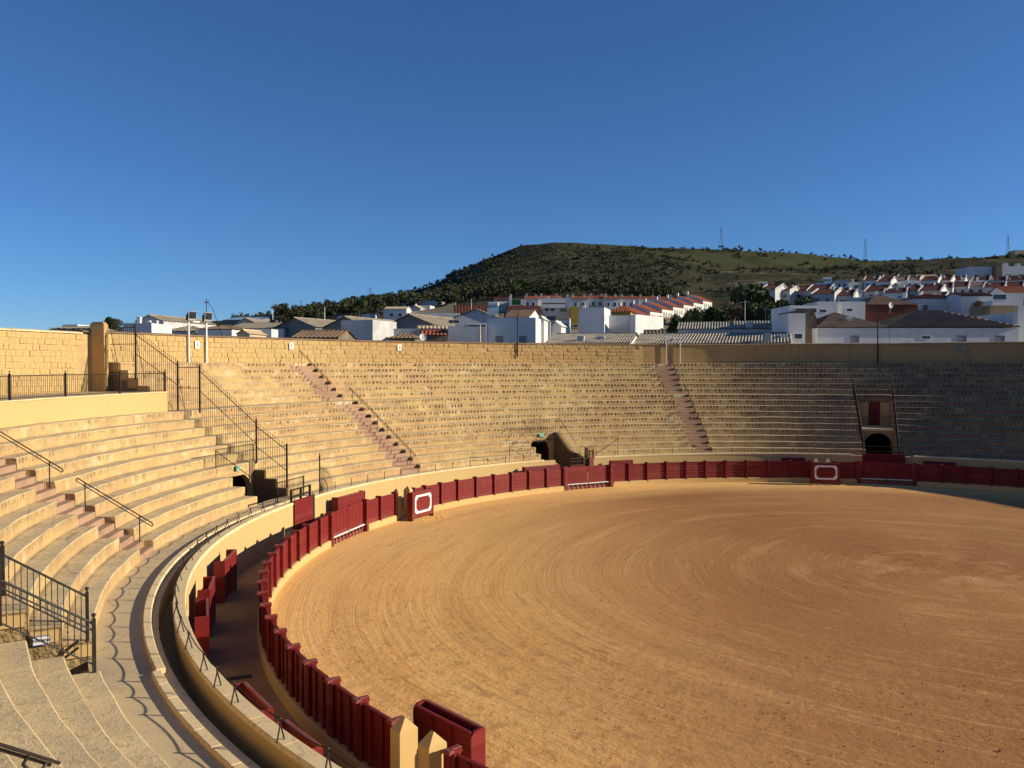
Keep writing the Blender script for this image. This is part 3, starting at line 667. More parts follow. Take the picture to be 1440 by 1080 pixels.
# shelters (burladeros) standing in front of the three openings
def shelter(a, r, w, lab, frame=True, h=1.62):
    t = empty('bullfighter_shelter', W(r, a), face_in(a), lab, 'shelter', 'red shelters in front of the barrier openings')
    b = MB(); 
    for i in range(5): b.bevbox(-w/2, w/2, .14, .19+.003*(i % 2), .16+i*.29, .16+(i+1)*.29-.01, .006)
    b.build('front_boards', M_RED, t)
    b = MB()
    for i in range(5): b.bevbox(-w/2+.02, w/2-.02, -.16, -.12, .16+i*.285, .16+(i+1)*.285-.01, .006)
    for x in (-w/6, w/6): b.box(x-.04, x+.04, -.20, -.16, .1, 1.55)
    b.box(-w/2+.02, w/2-.02, -.18, -.10, 1.58, 1.63)
    b.build('back_boards', M_RED, t)
    MB().box(-w/2, w/2, .125, .20, h-.005, h+.03).build('top_rail', M_REDCAP, t)
    for s in (-1, 1):
        x = s*w/2
        MB().add([(x-.03,-.18,0),(x+.03,-.18,0),(x+.03,.20,0),(x-.03,.20,0),(x-.03,-.18,h-.08),(x+.03,-.18,h-.08),(x+.03,.20,h+.0),(x-.03,.20,h+.0),(x-.03,-.10,h+.02),(x+.03,-.10,h+.02),(x+.03,.13,h+.05),(x-.03,.13,h+.05)],
                 [(0,1,5,4),(1,2,6,5),(2,3,7,6),(3,0,4,7),(4,5,9,8),(5,6,10,9),(6,7,11,10),(7,4,8,11),(8,9,10,11),(0,3,2,1)]).build('end_board', M_RED, t)
    if frame:
        f = MB(); X, Z0, Z1, c, tk = w/2-.22, .38, 1.46, .20, .13
        def octo(X, Z0, Z1, c): return [(-X+c, Z0), (X-c, Z0), (X, Z0+c), (X, Z1-c), (X-c, Z1), (-X+c, Z1), (-X, Z1-c), (-X, Z0+c)]
        # notched corners like the painted frame
        o1 = octo(X, Z0, Z1, c*.7); i1 = octo(X-tk, Z0+tk, Z1-tk, c)
        y = .1975
        f.v = [(x, y, z) for x, z in o1] + [(x, y, z) for x, z in i1] + [(x, y+.006, z) for x, z in o1] + [(x, y+.006, z) for x, z in i1]
        for i in range(8):
            j = (i+1) % 8
            f.f += [(16+i, 16+j, 24+j, 24+i), (i, j, 16+j, 16+i), (8+j, 8+i, 24+i, 24+j)]
        f.build('painted_frame', M_WHITEP, t)
    return t
shelter(222.25, 28.0, 1.95, 'red hollow-backed shelter beside the two yellow posts at the bottom of the picture')
shelter(151.7, 28.15, 2.15, 'red shelter with white octagonal frame at the left side of the ring')
shelter(80.7, 28.05, 2.1, 'red shelter with white octagonal frame standing at the far side of the ring')
def peaked_post(a, r, lab, h=1.70):
    m = MB(); w, d = .17, .22
    m.add([(-w,-d,-.1),(w,-d,-.1),(w,d,-.1),(-w,d,-.1),(-w,-d,h),(w,-d,h),(w,d,h),(-w,d,h),(-w*.25,0,h+.24),(w*.25,0,h+.24)],
          [(0,3,2,1),(0,1,5,4),(1,2,6,5),(2,3,7,6),(3,0,4,7),(4,5,9,8),(6,7,8,9),(5,6,9),(7,4,8)])
    tag(m.build('peaked_post', M_REND, None, W(r, a), face_in(a)), lab, 'post', 'yellow peaked posts beside the shelters')
peaked_post(222.25, 29.12, 'taller-looking left one of two yellow peaked posts at the bottom of the picture')
peaked_post(224.1, 29.12, 'right one of two yellow peaked posts at the bottom of the picture')
peaked_post(153.75, 29.12, 'left yellow peaked post behind the left shelter', 1.62)
peaked_post(151.45, 29.12, 'right yellow peaked post behind the left shelter', 1.62)
peaked_post(81.72, 29.12, 'left yellow peaked post behind the far shelter', 1.62)
peaked_post(79.96, 29.12, 'right yellow peaked post behind the far shelter', 1.62)

# refuges against the inner wall, inside the corridor
def refuge(a0, a1, lab, h=1.6, r=30.68):
    am = (a0+a1)/2; w = 2*r*math.sin(R(abs(a1-a0)/2)); t = empty('corridor_refuge', W(r, am), face_in(am), lab, 'refuge', 'red refuges along the corridor wall')
    b = MB()
    for i in range(4): b.bevbox(-w/2, w/2, -.02, .025+.003*(i % 2), .05+i*h/4, .05+(i+1)*h/4-.01-(.04 if i == 3 else 0), .005)
    b.build('front_boards', M_RED, t)
    for s in (-1, 1):
        x = s*w/2; MB().bevbox(x-.035, x+.035, -.36, .05, 0, h, .03).build('side_board', M_RED, t)
    MB().box(-w/2+.04, w/2-.04, -.035, .04, h-.038, h+.012).build('top_rail', M_REDCAP, t)
refuge(184.5, 188.4, 'large red refuge throwing a stepped shadow on the yellow corridor wall')
refuge(192.8, 196.2, 'middle red refuge of the close group of three on the left of the corridor')
refuge(198.3, 202.1, 'nearest red refuge of the close group of three with a sunlit end board')
refuge(213.2, 216.7, 'red refuge in the shaded corridor beside the drain grate')
refuge(218.1, 221.1, 'red refuge in the shaded corridor closest to the camera')
refuge(155.7, 160.9, 'tall dark red refuge standing behind the left gate of the barrier', 1.75)
refuge(121.0, 126.8, 'long red refuge showing above the barrier left of the middle gate', 1.68)
refuge(109.0, 112.4, 'red refuge showing above the barrier right of the middle gate', 1.72)
refuge(82.7, 85.9, 'dark red refuge in shade just left of the far framed shelter', 1.72)
refuge(62.5, 66.5, 'dark red refuge in shade right of the far gate', 1.72)
# corridor door, drain
dt = empty('corridor_door', W(31.27, 165.9), face_in(165.9), 'tall red boarded door in the yellow corridor wall below the iron railing', 'door')
b = MB()
for i in range(8): b.bevbox(-.98+i*.245, -.98+(i+1)*.245-.012, 0, .05+.003*(i % 2), .45, 2.12, .004)
b.build('door_boards', M_RED, dt); MB().box(-1.32, -1.0, -.06, .0, .45, 2.12).build('door_frame', M_RUST, dt)
dr = MB(); 
for i in range(9): dr.box(-.42+i*.095, -.42+i*.095+.04, -.09, .09, .0, .012)
dr.box(-.5, .5, -.13, .13, -.03, .004).box(-.48, .48, -.12, -.09, 0, .015).box(-.48, .48, .09, .12, 0, .015)
tag(dr.build('drain_grate', M_RUST, None, W(30.05, 204.1, -.018), face_in(204.1)+R(90)), 'dark drain grate set in the floor of the shaded corridor', 'drain')
# gates of the passages at the corridor
g = empty('passage_gate', W(31.1, 117.3), face_in(117.3), 'low red gate with open top rails at the mouth of the middle arched passage', 'gate')
MB().box(-.75, .75, -.03, .03, .3, 1.45).build('gate_board', M_RED, g)
MB().tube((-.75,0,1.5),(.75,0,1.5),.03).tube((-.75,0,1.75),(.75,0,1.75),.03).tube((-.75,0,2.0),(.75,0,2.0),.03).tube((-.75,0,.2),(-.75,0,2.0),.03).tube((.75,0,.2),(.75,0,2.0),.03).build('rail', M_RUST, g)
g = empty('passage_gate', W(31.1, 115.3, 1.0), face_in(115.3)+.5, 'small dark red gate with two open slots standing right of the middle passage', 'gate')
MB().box(-.3, .3, -.03, .03, .0, 1.05).build('gate_board', M_RED, g)
MB().box(-.3, .3, -.03, .03, 1.18, 1.26).box(-.3, .3, -.03, .03, 1.4, 1.52).box(-.32, -.24, -.04, .04, 0, 1.6).box(.24, .32, -.04, .04, 0, 1.6).build('gate_frame', M_RUST, g)
g = empty('passage_gate', W(31.0, 71.7), face_in(71.7), 'wide dark red gate closing the passage under the balcony', 'gate')
MB().box(-1.55, 1.55, -.04, .04, .2, 2.12).build('gate_board', M_RED, g)
MB().tube((-1.5,0,2.3),(1.5,0,2.3),.035).tube((-1.5,0,2.7),(1.5,0,2.7),.035).tube((-1.5,0,2.1),(-1.5,0,2.75),.035).tube((1.5,0,2.1),(1.5,0,2.75),.035).build('rail', M_RUST, g)
# box at the corridor head right of the middle passage
tag(MB().box(-.35, .35, -.3, .3, 0, .95).build('low_block', M_OCHRE, None, W(31.9, 116.2-1.6, 1.74), face_in(114.6)), 'ochre block beside the small slotted gate', 'block')

# ---- rope posts on the inner wall, rope
def rope_post_mesh():
    m = MB(); m.tube((-.09,-.03,0),(0,0,.34),.016,5).tube((.09,.03,0),(0,0,.34),.016,5).tube((0,0,.30),(0,0,.40),.022,6).ball((0,0,.42),.032,7,5)
    return m.mesh('rope_post', M_IRON)
RP = rope_post_mesh(); rpa = []
a = 230.0
while a > 175: rpa.append(a); a -= 2.72
S1 = [-150.1+360, -146.9+360, -144.8+360, -142.7+360, -138.6+360, -135.5+360]
rpa = [221.6+3, 221.4-0, 217.3, 215.2, 213.1, 209.9, 207.2] ; a = 204.6
rpa = [227.5, 224.5, 221.4, 217.3, 215.2, 213.1, 209.9, 207.2]
while a > 168.6: rpa.append(a); a -= 2.65
nth = ['first', 'second', 'third', 'fourth', 'fifth', 'sixth', 'seventh', 'eighth', 'ninth', 'tenth', 'eleventh', 'twelfth', 'thirteenth', 'fourteenth', 'fifteenth', 'sixteenth', 'seventeenth', 'eighteenth', 'nineteenth', 'twentieth'] 
def ordn(i): return nth[i] if i < len(nth) else str(i+1) + ('st' if (i+1) % 10 == 1 else 'nd' if (i+1) % 10 == 2 else 'rd' if (i+1) % 10 == 3 else 'th')
for i, a in enumerate(rpa):
    o = link('rope_post', RP, None, W(31.60, a, 2.02), face_in(a)+R(90))
    tag(o, 'black two-legged rope post on the inner wall, %s from the picture bottom' % ordn(i), 'rope post', 'rope posts on the inner wall')
rp = MB()
for a0, a1 in zip(rpa[:-1], rpa[1:]):
    pts = []
    for i in range(7):
        t = i/6; p = Vector(W(31.58, a0 + (a1-a0)*t, 2.43)); p.z -= .06*4*t*(1-t)*.9; pts.append(p)
    rp.path(pts, .013, 4)
tag(rp.build('barrier_rope', M_ROPE, None), 'black rope strung along the two-legged posts on the left inner wall', 'rope')
PM = MB().tube((0,0,0),(0,0,.45),.022,5).mesh('thin_post', M_RUST)
a = 159.0; i = 0
while a > 40:
    if not (115.5 < a < 121.5 or 69 < a < 74.5):
        tag(link('thin_post', PM, None, W(31.5, a, 2.02), 0), 'thin rusty post on the inner wall before the far seats, %s from the left' % ordn(i), 'post', 'thin posts along the far inner wall'); i += 1
    a -= 3.0

# ---- handrails of the stairs
def handrail(a, k0, k1, off, lab, hh=.92, rt=.022):
    """two posts with a double sloping rail; k0 lower row, k1 upper row (floats allowed)"""
    def rz(k):
        f = math.floor(k); return rr(f) + (rr(f+1)-rr(f))*(k-f) + .3, zr(f) + .47*(k-f)
    ra, za = rz(k0); rb, zb = rz(k1); d = math.degrees(off/rr(5)); am = a + d
    base = W(ra, am, 0); t = empty('stair_handrail', base, face_in(am), lab, 'handrail', 'iron handrails on the stairs')
    # local: +Y inward, so outward distance is -Y
    D = rb - ra; sl = (zb-za)/D
    e = .45
    A = Vector((0, e, za+hh-e*sl)); B = Vector((0, -D-e*.6, zb+hh+e*.6*sl))
    dn = Vector((0, 0, -.14))
    MB().tube(A, B, rt).tube(A+dn, B+dn, rt*.8).path([A, A+Vector((0, .06, -.07)), A+dn], rt).path([B, B+Vector((0, -.06, -.07)), B+dn], rt).build('rail', M_IRON, t)
    MB().tube((0,0,math.floor(k0)*.47+1.73-.1),(0,0,za+hh),rt).build('post', M_IRON, t)
    MB().tube((0,-D,zb-.2),(0,-D,zb+hh),rt).build('post', M_IRON, t)
handrail(187.5, 1.2, 4.0, -.75, 'lower iron handrail on the nearest left stair')
handrail(187.5, 5.8, 8.6, -.75, 'upper iron handrail on the nearest left stair cut by the left edge')
handrail(141.4, 1.3, 4.6, -.55, 'lowest iron handrail on the reddish stair of the left far stands')
handrail(141.4, 6.0, 9.8, -.55, 'middle iron handrail on the reddish stair of the left far stands')
handrail(141.4, 11.6, 15.8, -.1, 'top iron handrail on the reddish stair reaching above the last row')
handrail(95.9, 1.3, 4.6, -.45, 'lowest iron handrail on the dark red stair of the far stands')
handrail(95.9, 6.0, 9.8, -.45, 'middle iron handrail on the dark red stair of the far stands')
handrail(95.9, 11.6, 15.8, -.45, 'top iron handrail on the dark red stair under the two wall poles')
# rail in the bottom left corner, on the stair next to the camera
t = empty('stair_handrail', (-7.3, 9.3, 0), 0, 'thick black handrail with a looped end in the bottom left corner', 'handrail')
def pxp(u, v, D):      # a point at depth D seen at pixel u, v of the photograph
    c, s = math.cos(R(1.267)), math.sin(R(1.267)); x = (u-720)/1189; y = -(v-540)/1189
    d = Vector((x, c + y*s, -s + y*c)); return d*(D/d.y) + Vector((0, 0, 9.07))
e0 = pxp(76, 1074, 8.6) - t.location; e1 = pxp(-60, 1032, 7.2) - t.location
hr = MB(); off = Vector((.0, 0, -.05)); side = Vector((.035, .02, 0))
hr.tube(e1+side, e0+side, .019, 8).tube(e1-side, e0-side, .019, 8); hr.ball(e0+side, .021); hr.ball(e0-side, .021)
hr.build('rail', M_IRON, t, fix=False, smooth=False)
lp = [e0 + (e1-e0)*.30 + Vector((0, 0, 0)), e0 + (e1-e0)*.33 + Vector((-.03, 0, -.09)), e0+(e1-e0)*.27+Vector((0, 0, -.17)), e0 + (e1-e0)*.16 + Vector((0, 0, -.13)), e0+(e1-e0)*.10+Vector((0,0,-.02))]
MB().path(lp, .017, 8).build('bracket', M_IRON, t)

# ---- spearhead fence down the left aisle
FA = 161.45
fence = empty('spear_fence', W(31.6, FA), face_in(FA), 'tall black spear-topped iron fence stepping down the left aisle', 'fence')
def FL(r, z, x=0): return (x, 31.6 - r, z)
def fpost(r, z0, z1): MB().bevbox(-.04, .04, 31.6-r-.04, 31.6-r+.04, z0, z1, .01).tube(FL(r, z1), FL(r, z1+.16), .03, 6, .004).build('post', M_RUST, fence)
for r, z0, z1 in ((44.2, 8.2, 11.55), (41.15, 6.4, 9.30), (39.6, 6.3, 9.1), (35.75, 3.5, 6.0), (33.75, 1.7, 4.65)): fpost(r, z0, z1)
bars = MB()
def fsec(ra, za, rb, zb, mid, foot, knots=True):
    """section between outer radius ra (top rail z za) and inner rb; bars reach the steps"""
    n = int(abs(ra-rb)/.145); tr = MB()
    tr.tube(FL(ra, za), FL(rb, zb), .022); tr.tube(FL(ra, za-mid), FL(rb, zb-mid), .018); tr.build('rail', M_RUST, fence)
    for i in range(1, n):
        t_ = i/n; r = ra + (rb-ra)*t_; z = za + (zb-za)*t_
        bars.tube(FL(r, foot(r)), FL(r, z+.20), .011, 4); bars.tube(FL(r, z+.20), FL(r, z+.33), .022, 4, .002)
        bars.ball(FL(r, z), .03, 5, 3); bars.ball(FL(r, z-mid), .026, 5, 3)
def treadz(r):
    k = 0
    for q in range(1, 17):
        if rr(q) <= r: k = q
    return (zr(k) if k else 1.73) + .03
fsec(46.1, 11.35, 44.2, 11.35, 1.0, lambda r: 9.28)
fsec(44.2, 10.92, 41.15, 9.05, 1.15, treadz)
fsec(41.15, 8.95, 39.6, 8.95, 1.2, lambda r: 6.47)
fsec(39.6, 8.75, 35.75, 5.75, 1.15, lambda r: treadz(r) if r > 35.8 else 3.65)
fsec(35.75, 5.6, 33.75, 4.3, 1.15, lambda r: treadz(r))
tag(bars.build('spear_bars', M_RUST, fence, fix=False), kind='stuff')
MB().tube(FL(44.2, 10.8), FL(44.2, 8.2, -.75), .018).tube(FL(41.15, 8.6), FL(41.15, 6.45, -.6), .018).tube(FL(41.15, 7.4), FL(41.15, 6.45, -.6), .015).tube(FL(46.1, 10.2), FL(46.0, 7.55, -.9), .018).tube(FL(46.1, 11.3), FL(46.0, 7.55, -.9), .018).build('brace', M_RUST, fence)
# small railing beside the left arch
rt_ = empty('passage_railing', W(35.9, 164.3, 3.6), face_in(164.3), 'low iron railing on the seats above the left arched passage', 'railing')
w2 = 1.75
MB().tube((w2,0,0),(w2,0,1.0),.03).build('post', M_RUST, rt_) ; MB().tube((-w2,0,0),(-w2,0,1.0),.03).build('post', M_RUST, rt_)
MB().tube((-w2,0,1.0),(w2,0,1.0),.02).tube((-w2,0,.12),(w2,0,.12),.015).tube((w2,0,.95),(w2-.1,2.2,-.5),.02).build('rail', M_RUST, rt_)
bb = MB()
for i in range(1, 26): bb.tube((-w2+i*.135,0,.1),(-w2+i*.135,0,1.0),.010,4)
tag(bb.build('balusters', M_RUST, rt_, fix=False), kind='stuff')
# railing at the head of the corridor door
t = empty('door_railing', W(31.4, 165.9, 2.02), face_in(165.9), 'two-rail dark iron railing on the wall above the red corridor door', 'railing')
MB().tube((-1.0,0,.62),(1.0,0,.62),.045).tube((-1.0,0,.28),(1.0,0,.28),.045).build('rail', M_RUST, t)
for x in (-1.0, 0.0, 1.0): MB().box(x-.05, x+.05, -.05, .05, 0, .66).build('post', M_RUST, t)
t = empty('gate_railing', W(32.6, 164.2, 1.74), face_in(164.2), 'barred low iron gate closing the walkway under the spear fence', 'gate')
MB().tube((-1.5,0,1.15),(1.2,0,1.15),.025).tube((-1.5,0,.08),(1.2,0,.08),.02).tube((-1.5,0,0),(-1.5,0,1.2),.04).tube((1.2,0,0),(1.2,0,1.2),.03).build('frame', M_RUST, t)
bb = MB()
for i in range(1, 20): bb.tube((-1.5+i*.135,0,.08),(-1.5+i*.135,0,1.15),.010,4)
tag(bb.build('bars', M_RUST, t, fix=False), kind='stuff')
# fan of spikes on the inner wall
t = empty('spike_fan', W(31.5, 161.9, 2.02), face_in(161.9), 'black post with a quarter fan of iron spikes at the walkway end', 'spike fan')
MB().tube((0,0,0),(0,0,2.05),.04,8).tube((0,0,2.05),(0,0,2.3),.05,6,.005).ball((0,0,2.0),.06).build('post', M_IRON, t)
sp = MB()
for i in range(13):
    th = R(4 + i*6.9); d = Vector((-math.cos(th), 0, math.sin(th))); sp.tube(d*.15, d*1.45, .012, 4); sp.tube(d*1.3, d*1.55, .028, 4, .003)
sp.path([Vector((-math.cos(R(q)), 0, math.sin(R(q))))*.85 for q in range(0, 91, 10)], .02, 5)
sp.build('spikes', M_IRON, t, fix=False)

# ---- deck railing
n_ = 0
for a0, a1 in ((163.12, 168.32), (168.32, 174.32), (174.32, 180.17), (180.17, 186.2), (186.2, 192.2), (192.2, 198.2)):
    am = (a0+a1)/2; r = 41.05; w = 2*r*math.sin(R((a1-a0)/2)); n_ += 1
    t = empty('deck_railing', W(r*math.cos(R((a1-a0)/2)), am, 7.56), face_in(am), 'black barred railing panel on the raised yellow deck, %s from the spear fence' % ordn(n_-1), 'railing', 'railing panels along the raised deck')
    MB().bevbox(-w/2-.04, -w/2+.04, -.04, .04, 0, 1.15, .01).tube((-w/2,0,1.15),(-w/2,0,1.22),.02).ball((-w/2,0,1.24),.035).build('post', M_IRON, t)
    MB().tube((-w/2,0,1.05),(w/2,0,1.05),.022).tube((-w/2,0,.08),(w/2,0,.08),.018).build('rail', M_IRON, t)
    bb = MB(); nb = int(w/.14)
    for i in range(1, nb): bb.tube((-w/2+i*w/nb,0,.08),(-w/2+i*w/nb,0,1.05),.011,4)
    tag(bb.build('balusters', M_IRON, t, fix=False), kind='stuff')

# ---- railings of the near passage
def near_fence(a, lab, bottom):
    t = empty('passage_railing', W(33.8, a, 0), face_in(a), lab, 'railing', 'railings either side of the near passage')
    f = lambda r, z: (0, 33.8-r, z)
    top = lambda r: 3.30 + (r-33.8)*.69
    MB().bevbox(-.04, .04, -.04, .04, 1.74, top(33.8)+.12, .01).tube(f(33.8, top(33.8)+.1), f(33.8, top(33.8)+.16), .02).ball(f(33.8, top(33.8)+.20), .05).build('post', M_IRON, t)
    MB().bevbox(-.05, .05, 33.8-35.6-.05, 33.8-35.6+.05, 3.55, top(35.6)+.22, .01).ball(f(35.6, top(35.6)+.28), .055).build('post', M_IRON, t)
    rl = MB().tube(f(33.8, top(33.8)), f(35.6, top(35.6)), .028)
    if bottom: rl.tube(f(33.8, top(33.8)-.16), f(35.6, top(35.6)-.16), .018)
    rl.tube(f(33.8, top(33.8)-.92), f(35.6, top(35.6)-.92), .02); rl.build('rail', M_IRON, t)
    for i in range(1, 14):
        r = 33.8 + 1.8*i/14; MB().tube(f(r, top(r)-.92), f(r, top(r)), .011, 5).ball(f(r, top(r)-.46), .022, 5, 4).build('baluster', M_IRON, t)
near_fence(207.55, 'far railing of the near passage, sloping down behind the sign', False)
near_fence(211.9, 'near railing of the near passage with square pattern under its top rail', True)
t = empty('seat_sign', W(34.8, 207.95, 2.42), R(207.95), 'small white sign with blue border on the wall of the near passage', 'sign')
MB().bevbox(-.19, .19, 0, .02, -.115, .115, .004).build('sign_border', M_BLUE, t); MB().box(-.172, .172, .02, .024, -.095, .095).build('sign_face', M_WHITEP, t)
lettering('TENDIDO', .083, M_DARK, t, (0, .028, 0))
t = empty('passage_handrail', W(34.6, 209.7, 1.2), face_in(209.7), 'black double handrail sloping down into the near passage', 'handrail')
MB().tube((.55,-.9,.55),(.55,.55,1.55),.035).tube((.55,-.9,.40),(.55,.55,1.40),.03).build('rail', M_IRON, t); MB().tube((.55,-.1,-.8),(.55,-.1,.95),.022).build('post', M_IRON, t)
# exit signs above arches
def exit_sign(a, r, z, lab):
    s = empty('exit_sign', W(r, a, z), face_in(a), lab, 'exit sign', 'green exit signs above the passages')
    MB().bevbox(-.22, .22, 0, .03, -.13, .13, .005).build('sign_face', M_TEAL, s)
    MB().box(-.18, .05, .03, .036, -.03, .0).box(-.02, .05, .03, .036, -.09, .09).box(-.18, -.13, .03, .036, -.07, .07).build('exit_symbol', M_WHITEP, s)
exit_sign(164.3, 35.72, 3.42, 'pale green exit sign over the left arched passage'); exit_sign(118.4, 35.7, 3.45, 'pale green exit sign over the middle arched passage')
# railings round the middle passage
t = empty('passage_railing', W(35.9, 118.3, 3.6), face_in(118.3), 'iron railing of upright bars above the middle arched passage', 'railing')
w2 = 1.75; bb = MB()
for i in range(0, 20): bb.tube((-w2+i*2*w2/19,0,0),(-w2+i*2*w2/19,0,1.1),.012,4)
tag(bb.build('balusters', M_RUST, t, fix=False), kind='stuff')
MB().tube((-w2,0,1.1),(w2,0,1.1),.022).tube((-w2,0,1.1),(-w2+.1,2.6,-.65),.022).tube((w2,0,1.1),(w2-.1,2.6,-.65),.022).tube((-w2,0,.1),(-w2+.1,2.6,-1.6),.018).tube((w2,0,.1),(w2-.1,2.6,-1.6),.018).build('rail', M_RUST, t)
t = empty('walkway_railing', W(32.3, 123.8, 1.95), face_in(123.8), 'open two-post iron railing on the walkway left of the middle passage', 'railing')
MB().tube((-1.5,0,1.35),(1.9,0,1.35),.02).tube((1.9,0,0),(1.9,0,1.35),.02).tube((1.9,0,1.0),(-.3,0,-.15),.02).tube((0,.0,.75),(0,0,.2),.016).tube((3.1,0,.75),(0,0,.75),.016).build('rail', M_RUST, t)
t = empty('walkway_railing', W(32.3, 112.8, 1.95), face_in(112.8), 'open iron railing with sloping stay right of the middle passage', 'railing')
MB().tube((-1.7,0,1.45),(1.6,0,1.45),.02).tube((-1.7,0,0),(-1.7,0,1.45),.02).tube((-1.7,0,1.25),(.3,0,.15),.025).tube((1.6,0,.75),(0,0,.75),.016).build('rail', M_RUST, t)
# railings of the balcony
for a, lab in ((69.45, 'tall dark railing down the right side of the balcony'), (73.95, 'tall dark railing down the left side of the balcony')):
    t = empty('balcony_side_railing', W(33.0, a, 0), face_in(a), lab, 'railing'); f = lambda r, z: (0, 33.0-r, z)
    MB().tube(f(33.2, 2.9), f(41.0, 7.75), .035).tube(f(33.2, 2.0), f(41.0, 6.75), .025).build('rail', M_RUST, t)
    for r, z0, z1 in ((33.2, 1.7, 3.2), (35.9, 3.4, 4.8), (41.0, 6.4, 8.1)): MB().tube(f(r, z0), f(r, z1), .035).build('post', M_RUST, t)
    bb = MB()
    for i in range(1, 44): r = 33.2 + i*.178; z = 2.0 + (r-33.2)*.61; bb.tube(f(r, z), f(r, z+.93), .012, 4)
    tag(bb.build('balusters', M_RUST, t, fix=False), kind='stuff')
for r, z, lab in ((35.95, 3.76, 'low railing along the front of the balcony over the far arch'), (40.6, 6.45, 'railing above the door of the balcony')):
    t = empty('balcony_railing', W(r, 71.7, z), face_in(71.7), lab, 'railing'); w2 = r*math.tan(R(1.95)); bb = MB()
    for i in range(0, 17): bb.tube((-w2+i*w2/8,0,0),(-w2+i*w2/8,0,1.0),.012,4)
    tag(bb.build('balusters', M_RUST, t, fix=False), kind='stuff'); MB().tube((-w2,0,1.0),(w2,0,1.0),.022).build('rail', M_RUST, t)

# ---- poles on the wall
def flood_pair(aL, aR, ztopL, ztopR, lamps, lab, zb=9.25):
    t = empty('floodlight_frame', W(46.85, (aL+aR)/2, zb), face_in((aL+aR)/2), lab, 'floodlight'); h = 46.85*math.sin(R(abs(aL-aR)/2))
    for x, zt in ((h, ztopL), (-h, ztopR)): 
        MB().bevbox(x-.045, x+.045, -.045, .045, 0, zt-zb, .01).build('pole', M_WHITEP, t)
    MB().box(-h, h, -.04, .04, min(ztopL, ztopR)-zb-.1, min(ztopL, ztopR)-zb-.02).build('crossbar', M_WHITEP, t)
    if lamps:
        for x in (h-.05, -h+.1):
            zt = min(ztopL, ztopR)-zb
            lampm = MB().add([(x-.28,.05,zt+.06),(x+.28,.05,zt+.06),(x+.28,.12,zt+.55),(x-.28,.12,zt+.55),(x-.34,.30,zt+.0),(x+.34,.30,zt+.0),(x+.34,.38,zt+.62),(x-.34,.38,zt+.62)], [(0,1,2,3),(4,5,6,7),(0,1,5,4),(1,2,6,5),(2,3,7,6),(3,0,4,7)])
            lm = lampm.build('floodlight_head', M_GALV, t); MB().add([(x-.30,.305,zt+.05),(x+.30,.305,zt+.05),(x+.30,.385,zt+.58),(x-.30,.385,zt+.58)], [(0,1,2,3)]).build('lens', M_GLASS, lm)
            MB().box(x-.36, x-.33, .1, .3, zt-.02, zt+.4).box(x+.33, x+.36, .1, .3, zt-.02, zt+.4).build('bracket', M_RUST, lm)
    return t
t = flood_pair(152.57, 150.69, 12.15, 12.15, True, 'white pole frame carrying two floodlights above the stone wall')
MB().tube((-.75,0,2.9),(-.8,0,4.5),.03).path([(-.8,0,4.3),(-1.6,-.3,3.9),(-3.6,-1.5,1.9)], .02).tube((-1.05,0,4.25),(-.55,0,4.3),.02).tube((-.8,-.25,4.2),(-.8,.25,4.3),.02).build('cable_mast', M_RUST, t)
flood_pair(95.1, 93.4, 12.05, 11.85, False, 'pair of pale poles on the shaded wall above the dark red stair')
def single_pole(a, z0, z1, mat, lab, r=46.85, rad=.06):
    tag(MB().tube((0,0,0),(0,0,z1-z0),rad,8).tube((0,.0,z1-z0-.4),(0,-.5,z1-z0-.4),rad*.6).build('wall_pole', mat, None, W(r, a, z0), face_in(a)), lab, 'pole')
single_pole(113.7, 9.8, 13.9, M_RUST, 'thin dark pole rising from the middle of the stone wall')
single_pole(70.6, 9.25, 13.4, M_RUST, 'thin dark pole above the shaded wall before the long white house')

# ================================================================== land, hill, town
def interp(x, pts):
    if x <= pts[0][0]: return pts[0][1]
    for (a, b), (c, d) in zip(pts[:-1], pts[1:]):
        if x <= c: return b + (d-b)*(x-a)/(c-a)
    return pts[-1][1]
V_FOOT = [(-900, 500), (-200, 482), (0, 472), (150, 463), (300, 455), (450, 441), (520, 433), (600, 424), (700, 412), (800, 407), (900, 414), (1000, 428), (1080, 424), (1200, 410), (1440, 398), (2000, 392)]
V_RIDGE = [(-900, 500), (0, 474), (250, 462), (330, 458), (420, 448), (480, 440), (540, 429), (580, 417), (600, 409), (618, 401), (634, 391), (655, 380), (700, 359), (735, 346), (780, 341.5), (850, 344.5), (920, 349), (1000, 351.5), (1060, 354), (1140, 362.5), (1220, 369), (1300, 367), (1380, 364), (1440, 360), (1700, 352), (2200, 380)]
H0, FP = 9.07, 1189.0
